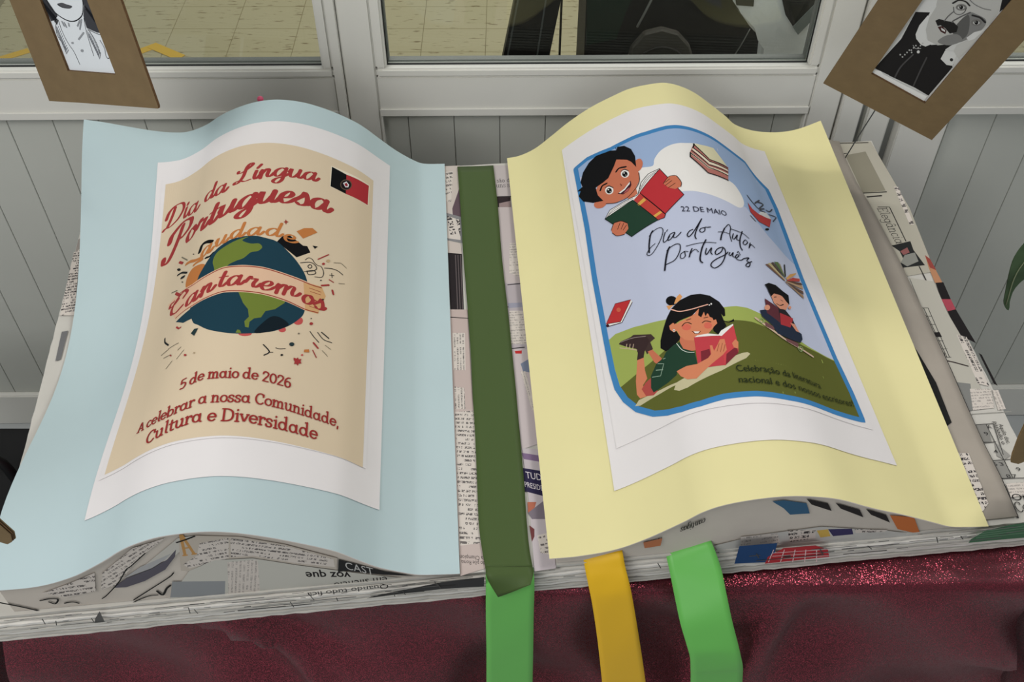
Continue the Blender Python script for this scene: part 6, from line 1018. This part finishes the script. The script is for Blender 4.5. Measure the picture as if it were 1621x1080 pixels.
def cloth_mesh():
    # cross-section across the front edge then down; x along the table
    prof=[(TY1-.0,.7475),(.9,.7475),(.8,.7478),(.7,.7475),(.62,.748),(.57,.748),(.548,.7478),(.538,.7475),(.5315,.7462),(.5275,.743),(.5255,.738)]
    prof+=[(.5245-.0004*k,.738-.026*k) for k in range(1,26)]
    xs=np.linspace(TX0-.004,TX1+.0,160); V=[];F=[]
    for j,(y,z) in enumerate(prof):
        dn=max(0,.738-z)
        for i,x in enumerate(xs):
            f=0
            if dn>0:
                # soft folds that fan out downwards
                f+= .020*min(1,dn/.25)*math.sin(13*x+2.2*dn*6+.6)+.012*min(1,dn/.12)*math.sin(31*x-14*dn+1.7)
                f+= .034*math.exp(-((x-.41-.75*dn)/.035)**2)*min(1,dn/.1)+.026*math.exp(-((x-.30+.28*dn)/.022)**2)*min(1,dn/.08)
                f+= .03*math.exp(-((x+.32-.6*dn)/.025)**2)*min(1,dn/.05)+.014*math.exp(-((x+.36-1.1*dn)/.02)**2)*min(1,dn/.05)
                f+= .0
            zz=z+(.0008*math.sin(40*x+3)+.0006*math.sin(83*x))*(1 if dn==0 and y<.6 else 0)
            V.append((x*(1+.45*dn),y-min(.004,f-.026*min(1,dn/.12)) if dn>0 else y,zz))
    n=len(xs)
    for j in range(len(prof)-1):
        for i in range(n-1): F.append((j*n+i,(j+1)*n+i,(j+1)*n+i+1,j*n+i+1))
    # side drops
    for side,xe,sg in ((0,TX0-.004,-1),(n-1,TX1,1)):
        ys=[p for p in prof if p[1]>.746]; k0=len(V)
        for d in range(0,14):
            for (y,z) in ys: V.append(((xe+sg*(.003+.012*min(1,d/4)*(1+math.sin(y*40))*.5))*(1+.45*.04*d) if d else xe,y,z-.04*d))
        m=len(ys)
        for d in range(13):
            for i in range(m-1): F.append((k0+d*m+i,k0+d*m+i+1,k0+(d+1)*m+i+1,k0+(d+1)*m+i))
    return V,F
V,F=cloth_mesh(); tc_=mesh('tablecloth',V,F,CM,smooth=True,label='dark red glittery tablecloth under the newspaper book, draped over the table edge',category='tablecloth'); tc_.rotation_euler=(0,0,WA)
# ---------------------------------------------------------------- the giant open book made of newspaper
book=empty('newspaper_book',tuple(ORG),PHI,label='huge open book made of newspaper lying on the dark red cloth',category='book')
COVER=[(-.4555,.0),(.6115,.003),(.6447,.6533),(-.467,.6555)]
def jag(poly,seg=90,amp=.0012,seed=0):
    r=np.random.RandomState(seed); out=[]
    for a,b in zip(poly,poly[1:]+poly[:1]):
        a=np.array(a);b=np.array(b);n=max(2,int(np.linalg.norm(b-a)/.011)); d=(b-a)/np.linalg.norm(b-a); nn=np.array([d[1],-d[0]])
        for k in range(n): out.append(tuple(a+(b-a)*k/n+nn*amp*r.uniform(-1,1)))
    return out
nl=8; th=TOP/nl
for k in range(nl):
    s=random.uniform(-.0016,.0022); q=[(COVER[0][0]-s,-.0035+s*.9),(COVER[1][0]+s,-.0005+s*.9),(COVER[2][0]+s,COVER[2][1]),(COVER[3][0]-s,COVER[3][1])]
    if k==nl-1: q=COVER
    prism('page_layer',jag(q,seed=k,amp=.0007 if k<nl-1 else .0004),th*.66,mat('newsprint_edge_%d'%(k%3),((196,192,184),(178,175,168),(205,202,196))[k%3],.8,noise=.05,nscale=22),book,z=th*k+ (th*.3 if k==nl-1 else th*.1))
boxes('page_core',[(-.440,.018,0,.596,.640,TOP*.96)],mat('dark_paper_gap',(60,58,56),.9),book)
GB=sheet(BLUE_B,BLUE_F,True); GYL=sheet(YEL_B,YEL_F)
def offset_grid(G,d): return G+normals(G)*d
def grid_solid(name,G,t,m,parent,**kw):
    """sheet with real thickness t below G"""
    L=offset_grid(G,-t); nv,nu=G.shape[:2]; V=np.vstack([G.reshape(-1,3),L.reshape(-1,3)]); N_=nv*nu; F=[];M=[]
    for j in range(nv-1):
        for i in range(nu-1):
            a=j*nu+i; F.append((a,a+nu,a+nu+1,a+1)); M.append(0); F.append((N_+a,N_+a+1,N_+a+nu+1,N_+a+nu)); M.append(1)
    rim=[*range(0,nu),*[j*nu+nu-1 for j in range(1,nv)],*[(nv-1)*nu+i for i in range(nu-2,-1,-1)],*[j*nu for j in range(nv-2,0,-1)]]
    k0=len(V); V=np.vstack([V,V[rim],V[[N_+q for q in rim]]]); nr=len(rim)
    for k in range(nr): F.append((k0+k,k0+(k+1)%nr,k0+nr+(k+1)%nr,k0+nr+k)); M.append(1)
    o=mesh(name,V,F,m,parent,**kw); o.data.polygons.foreach_set('material_index',M)
    o.data.polygons.foreach_set('use_smooth',[True]*(2*(nv-1)*(nu-1))+[False]*len(rim)); return o
def page_block(name,G,label=None,left=False):
    B=offset_grid(G,-.004).copy(); 
    if left:
        k=int(.24*(NU-1))
        for j in range(NV):
            h=B[j,k,2]
            for i in range(k): B[j,i,2]=min(B[j,i,2],h*(i/k)+(TOP+.004)*(1-i/k) if j<NV*.8 else B[j,i,2])
    B[:,:,2]=np.maximum(B[:,:,2],TOP+.0012)
    B[:,:,1]=np.where(np.arange(NV)[:,None]==NV-1,G[-1,0,1]+.004,B[:,:,1]); B[:,:,1]=np.minimum(B[:,:,1],.652)
    B=B[:,2:-2]; nu=B.shape[1]; nv=NV
    V=B.reshape(-1,3).tolist(); F=[]
    for j in range(nv-1):
        for i in range(nu-1): a=j*nu+i; F.append((a,a+nu,a+nu+1,a+1))
    rim=[*range(0,nu),*[j*nu+nu-1 for j in range(1,nv)],*[(nv-1)*nu+i for i in range(nu-2,-1,-1)],*[j*nu for j in range(nv-2,0,-1)]]
    k0=len(V)
    for a in rim: V.append((V[a][0],V[a][1],TOP+.0003))
    n=len(rim)
    for k in range(n): F.append((rim[k],rim[(k+1)%n],k0+(k+1)%n,k0+k))
    return mesh(name,V,F,NEWS_P,book)
page_block('page_block',GB,left=True); page_block('page_block',GYL)
# loose newspaper flap that runs out from under the yellow page
fp=[(.5947,.652),(.5904,.6124),(.588,.5561),(.590,.5142),(.5898,.4016),(.5861,.2988),(.5822,.2163),(.5782,.1575),(.5752,.1041),(.5747,.0579),(.571,.0084)]
V=[];F=[]; nn_=7
for k,(x,y) in enumerate(fp):
    v=1-(y-.0)/BACK_Y; e=samp(GYL,[(.97,min(1,max(0,v)))])[0]
    for j in range(nn_):
        s=j/(nn_-1); z=(e[2]-.006)*(1-s)**1.6+(TOP+.003)*(1-(1-s)**1.6); V.append((e[0]*(1-s)+x*s,y,max(z,TOP+.002)))
for k in range(len(fp)-1):
    for j in range(nn_-1): a=k*nn_+j; F.append((a,a+1,a+nn_+1,a+nn_))
fo=mesh('newspaper_flap',V,F,NEWS_G,book,smooth=True); md=fo.modifiers.new('thickness','SOLIDIFY'); md.thickness=.0008; md.offset=-1
strokepts=[(x+.0012,y) for x,y in fp[5:]]
V_,F_=stroke_mesh(catmull(strokepts,4),.0022); mesh('torn_black_edge',[(x,y,TOP+.0012) for x,y in V_],F_,mat('newspaper_black',(36,34,34),.8),book)
def newsmap(V,off,pl):
    V=np.asarray(V)/1000
    if pl in('top',): return np.c_[V,np.full(len(V),TOP+.0002)+off*1.2]
    if pl=='flap': 
        V0=np.array([[x,y,z] for x,y,z in [v.co[:] for v in fo.data.vertices]]); z=[]
        for p in V:
            d=((V0[:,:2]-p)**2).sum(1); i=np.argsort(d)[:3]; w_=1/(d[i]+1e-7); z.append((V0[i,2]*w_).sum()/w_.sum())
        return np.c_[V,np.array(z)+.0012+off]
    yy={'fl':.004,'fe':-.0062,'fr':.004}[pl]; z=V[:,1]
    return np.c_[V[:,0],np.full(len(V),yy-.0004)-off*1.2,z]
decal_groups([i for i in NEWS],newsmap,book,split=True,base=.0001,inc=.000006)
for o in book.children:
    if o.name.startswith('page_edge_print'): o['kind']='stuff'
# ---------------------------------------------------------------- coloured card pages and the posters glued on them
BLUEM=mat('pale_blue_card',(166,183,186),.65,spec=.15,noise=.03,nscale=8); YELM=mat('pale_yellow_card',(206,198,148),.65,spec=.15,noise=.03,nscale=8); COREM=mat('white_card_core',(206,196,190),.8)
def card(name,G,m,label,cat):
    cn=np.array([G[...,0].mean(),G[...,1].mean(),TOP]); W_=np.array(ORG)+cn[0]*E1+cn[1]*E2+np.array([0,0,cn[2]])
    r=empty(name,tuple(W_),PHI,label=label,category=cat)
    return r,cn
rb,cb_=card('blue_card_page',GB,BLUEM,'large pale blue card page curving over the left half of the newspaper book','card page')
grid_solid('card_sheet',GB-cb_,.0011,[BLUEM,COREM],rb)
ry,cy_=card('yellow_card_page',GYL,YELM,'large pale yellow card page curving over the right half of the newspaper book','card page')
grid_solid('card_sheet',GYL-cy_,.0011,[YELM,COREM],ry)
def poster(nm,key,keyi,G,cn,label,art,plabels):
    NR=normals(G)
    W_=np.array(ORG)+cn[0]*E1+cn[1]*E2+np.array([0,0,cn[2]])
    r=empty(nm,tuple(W_),PHI,label=label,category='poster')
    def surf(corn,ab,off): uv=bil(corn,ab); n=samp(NR,uv); n/=np.linalg.norm(n,axis=1,keepdims=True); return samp(G,uv)+n*np.reshape(off,(-1,1))-cn
    def paper(name,corn,off,t,curl=0):
        nu,nv=80,50; A,B=np.meshgrid(np.linspace(0,1,nu),np.linspace(0,1,nv)); ab=np.stack([A.ravel(),B.ravel()],1)
        o=off+curl*np.maximum(0,(B.ravel()-.93)/.07)**2+curl*.6*np.maximum(0,(.04-A.ravel())/.04)**2
        g_=surf(corn,ab,o).reshape(nv,nu,3); return grid_solid(name,g_,t,[PAPER,PAPER],r)
    c0,w0,h0=POSTER[key]; c1,w1,h1=POSTER[keyi]
    paper('backing_paper',c0,.0006,.0003,.0003); paper('printed_paper',c1,.00095,.0002,.0003)
    nu,nv=int(w0/.003)+1,41; A,B=np.meshgrid(np.linspace(0,1,nu),np.linspace(0,1,nv)); ab=np.stack([A.ravel(),B.ravel()],1)
    T0=surf(c0,ab,0).reshape(nv,nu,3); T1=normals(T0)
    def mp(V,off,pl):
        q=np.asarray(V)/1000/np.array([w0,h0]); x=np.clip(q[:,0],0,1)*(nu-1); y=np.clip(q[:,1],0,1)*(nv-1); i=np.minimum(x.astype(int),nu-2); j=np.minimum(y.astype(int),nv-2); a=(x-i)[:,None]; b=(y-j)[:,None]
        f=lambda T: T[j,i]*(1-a)*(1-b)+T[j,i+1]*a*(1-b)+T[j+1,i]*(1-a)*b+T[j+1,i+1]*a*b
        return f(T0)+f(T1)*np.reshape(off,(-1,1))
    decal_groups(art,mp,r,base=.0013,inc=.000006,label=plabels,curved=(w0*1000/(nu-1),h0*1000/(nv-1)))
    for o in r.children:
        if o.name.startswith('confetti'): o['kind']='stuff'
poster('language_day_poster','L','Li',GB,cb_,'beige poster titled Dia da Língua Portuguesa with globe and banner, on blue card',ART_L,
 {'title_print':'curly red title lettering','flag_print':'small black and red flag with round emblem','globe_print':'dark teal globe with green land','banner_print':'salmon ribbon banner lettered Cantaremos','slogan_print':'red two-line slogan','date_print':'red date line','greeting_print':'orange word above the globe','beige_print':'beige printed background'})
poster('author_day_poster','R','Ri',GYL,cy_,'blue-bordered poster titled Dia do Autor Português with reading children, on yellow card',ART_R,
 {'title_print':'thin black handwritten title','boy_print':'black-haired boy holding a green and red book','girl_print':'girl in green lying down reading a red book','small_boy_print':'small boy sitting cross-legged with a book','open_book_print':'open book with fanned pages','border_print':'blue border line','book_stack_print':'stack of pale books','sky_print':'pale blue sky with cloud','hill_print':'two green hills'})
# ---------------------------------------------------------------- satin ribbons
def ribbon(name,rows,m,parent=None,nw=9,wav=.0004,**kw):
    Lf=catmull([r[0] for r in rows],6); Rt=catmull([r[1] for r in rows],6); G=np.zeros((len(Lf),nw,3))
    for j in range(nw):
        s=j/(nw-1); G[:,j]=Lf*(1-s)+Rt*s; G[:,j,1]-=wav*math.sin(math.pi*s)*np.sin(np.arange(len(Lf))*.6+s*2)*1.0
    V=G.reshape(-1,3); F=[(i*nw+j,(i+1)*nw+j,(i+1)*nw+j+1,i*nw+j+1) for i in range(len(Lf)-1) for j in range(nw-1)]
    o=mesh(name,V,F,m,parent,smooth=True,**kw); md=o.modifiers.new('thickness','SOLIDIFY'); md.thickness=.0004; md.offset=0; return o
def satin(name,c,k,rough=.42): return mat(name,c,rough,k=k,spec=.35,bump=.15,bscale=18)
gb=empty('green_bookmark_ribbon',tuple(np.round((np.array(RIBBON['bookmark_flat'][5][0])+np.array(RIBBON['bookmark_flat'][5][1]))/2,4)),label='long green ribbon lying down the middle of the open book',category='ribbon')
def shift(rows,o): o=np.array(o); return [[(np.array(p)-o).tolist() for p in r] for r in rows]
ribbon('flat_length',shift(RIBBON['bookmark_flat'],gb.location),satin('green_ribbon_dull_side',(66,86,38),.95,.6),gb,label='duller dark green side facing up')  # flat length is darker and rougher than the hanging tail
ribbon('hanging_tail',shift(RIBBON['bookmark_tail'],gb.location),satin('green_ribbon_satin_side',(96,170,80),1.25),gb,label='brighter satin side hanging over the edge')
# the twist where the ribbon bends over the edge
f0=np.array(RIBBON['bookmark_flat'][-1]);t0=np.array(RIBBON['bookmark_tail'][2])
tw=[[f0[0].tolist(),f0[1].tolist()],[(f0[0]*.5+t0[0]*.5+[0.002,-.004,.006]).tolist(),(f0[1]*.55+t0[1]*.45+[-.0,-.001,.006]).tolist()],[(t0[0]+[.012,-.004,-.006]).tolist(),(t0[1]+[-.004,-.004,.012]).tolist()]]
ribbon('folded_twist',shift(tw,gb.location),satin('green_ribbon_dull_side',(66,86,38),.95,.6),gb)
ribbon('yellow_ribbon',RIBBON['yellow'],satin('yellow_ribbon_satin',(208,164,26),1.3,.45),label='golden yellow satin ribbon hanging from under the yellow page',category='ribbon')
ribbon('green_ribbon',RIBBON['green'],satin('green_ribbon_satin_side',(96,170,80),1.25),label='shorter bright green ribbon hanging to the right of the yellow ribbon',category='ribbon')
# ---------------------------------------------------------------- cardboard framed portraits
CARD=mat('brown_cardboard',(126,106,76),.85,k=.95,noise=.10,nscale=40,bump=.25,bscale=120); CEDGE=mat('corrugated_edge_brown',(96,72,48),.9,noise=.3,nscale=300)
def portrait(key,name,label,plab):
    P0,d2,d1,n,out,win,art=PORTRAIT[key]; r=empty(name,tuple(P0),label=label,category='framed portrait')
    M=Matrix((( d2[0],d1[0],n[0]),(d2[1],d1[1],n[1]),(d2[2],d1[2],n[2]))); r.rotation_euler=M.to_euler()
    o=np.array(out,float).reshape(-1,2)/10000; w_=np.array(win,float).reshape(-1,2)/10000
    bm=bmesh.new(); t=.0035
    def ring(z): return [bm.verts.new((*p,z)) for p in o],[bm.verts.new((*p,z)) for p in w_]
    fo_,fi=ring(0); bo,bi=ring(-t)
    def fill(a,b):
        polys=[[Vector((*v.co[:2],0)) for v in a],[Vector((*v.co[:2],0)) for v in b]]; allv=a+b
        for tr in tessellate_polygon(polys):
            try: bm.faces.new([allv[i] for i in tr])
            except ValueError: pass
    fill(fo_,fi); fill(bo,bi); nf=len(bm.faces)
    for A,B in ((fo_,bo),(fi,bi)):
        for i in range(len(A)): f=bm.faces.new((A[i],A[(i+1)%len(A)],B[(i+1)%len(A)],B[i])); f.material_index=1
    bmesh.ops.recalc_face_normals(bm,faces=bm.faces[:])
    from_bm('cardboard_frame',bm,[CARD,CEDGE],r)
    cx=o.mean(0); x0,y0=w_.min(0)-.008; x1,y1=w_.max(0)+.008
    q=w_+ (w_-w_.mean(0))*.08
    prism('print_sheet',[tuple(p) for p in q],.0004,mat('portrait_paper',(222,226,228),.5),r,z=-t-.0006)
    decal_groups(art,lambda V,off,pl: np.c_[np.asarray(V)/1000,np.full(len(V),-t)+off],r,base=.0001,inc=.000012,label={'portrait_print':plab})
    return r,o
pw,ow=portrait('woman','cardboard_framed_portrait','brown cardboard frame with pen sketch of a woman, hanging at the upper left','black pen drawing of a woman with wavy hair')
pm,om=portrait('man','cardboard_framed_portrait','tilted brown cardboard frame with old photograph of a man with moustache, at the upper right','black and white picture of a man with monocle and moustache')
WIRE=mat('thin_dark_wire',(70,72,72),.4,metal=.3)
def hang(r,p): # thread from the top of a frame up to the ceiling rail
    tube('hanging_thread',[(p[0],p[1],-.002),(p[0],p[1]+.35,-.002),(p[0],p[1]+.9,-.002)],.0005,WIRE,r,seg=5)
hang(pw,(ow[0]+ow[1])/2); hang(pm,(om[2]+om[3])/2)
a,b_=BH['wire']; tube('support_wire',[(a[0]+(a[0]-b_[0])*.6,1.19,a[1]+(a[1]-b_[1])*.6),(a[0],1.19,a[1]),((a[0]+b_[0])/2,1.19,(a[1]+b_[1])/2+.001),(b_[0],1.19,b_[1]),(b_[0],1.19,.7925)],.0009,WIRE,seg=6,label='thin dark wire rising from the book corner to the frame of the man',category='wire')
# ---------------------------------------------------------------- small things at the edges of the view
GL=mat('leaf_green',(70,92,62),.5,noise=.5,nscale=25)
def thick(name,poly,y,t,m,parent=None,**kw): return slab(name,closed(poly,3),y,t,m,parent,bev=.0006,**kw)
lf=empty('hanging_leaf',label='dark green pointed leaf hanging in at the right edge, before the white boards',category='leaf'); thick('leaf_blade',BH['leaf'],1.05,.002,GL,lf)
L0=BH['leaf']; tube('leaf_vein',[(L0[5][0]+.003,1.0492,L0[5][1]),(L0[3][0]+.010,1.0492,L0[3][1]),(L0[1][0]+.02,1.0492,L0[1][1])],.0008,mat('leaf_vein_pale',(130,140,110),.5),lf)
tube('leaf_stem',[(L0[0][0],1.05,L0[0][1]),(L0[0][0]+.05,1.05,L0[0][1]+.12),(L0[0][0]+.08,1.05,L0[0][1]+.9)],.0015,GL,lf)
def cbit(poly,y,label):
    r=empty('cardboard_frame_corner',label=label,category='cardboard frame')
    for k in range(3): slab('cardboard_ply',[(x+.0006*k,z-.0004*k) for x,z in poly],y+.0016*k,.0009,(CARD,CEDGE,CARD)[k],r)
    p=poly[-1]; tube('hanging_thread',[(p[0],y,p[1]),(p[0],y+.01,p[1]+.4),(p[0],y+.01,p[1]+.9)],.0005,WIRE,r,seg=5)
cbit(BH['bitR'],.62,'brown cardboard frame corner poking in at the right edge over the newspaper cover')
cbit(BH['bitL'],.40,'torn brown cardboard corner poking in at the left edge over the blue page')
x,z=BH['pin'][0]; pk=empty('pink_pin',(x,1.19,z),label='tiny pink pin head peeking over the top of the blue page',category='pin')
bm=bmesh.new(); bmesh.ops.create_icosphere(bm,subdivisions=2,radius=.0045); from_bm('pin_head',bm,mat('pink_plastic',(196,80,110),.4),pk,smooth=True)
tube('pin_shaft',[(0,0,0),(0,0,-.03),(0,0,-(z-.775))],.0008,WIRE,pk,seg=6)
q=[(x-.06,z) for x,z in BH['bagL']]
bl=empty('dark_bag',label='black bag on the floor at the left edge, behind the blue page',category='bag')  # rounded black block with a loop on top
bx0=min(p[0] for p in BH['bagL'])-.25; bx1=max(p[0] for p in BH['bagL'])
boxes('bag_body',[(bx0,.80,0,bx1,1.05,.38)],mat('black_nylon',(20,20,21),.5,k=1),bl,bev=.03)
tube('bag_handle',[(bx0+.05,.92,.37),(bx0+.08,.92,.45),(bx1-.10,.92,.45),(bx1-.07,.92,.37)],.008,BLKL,bl)
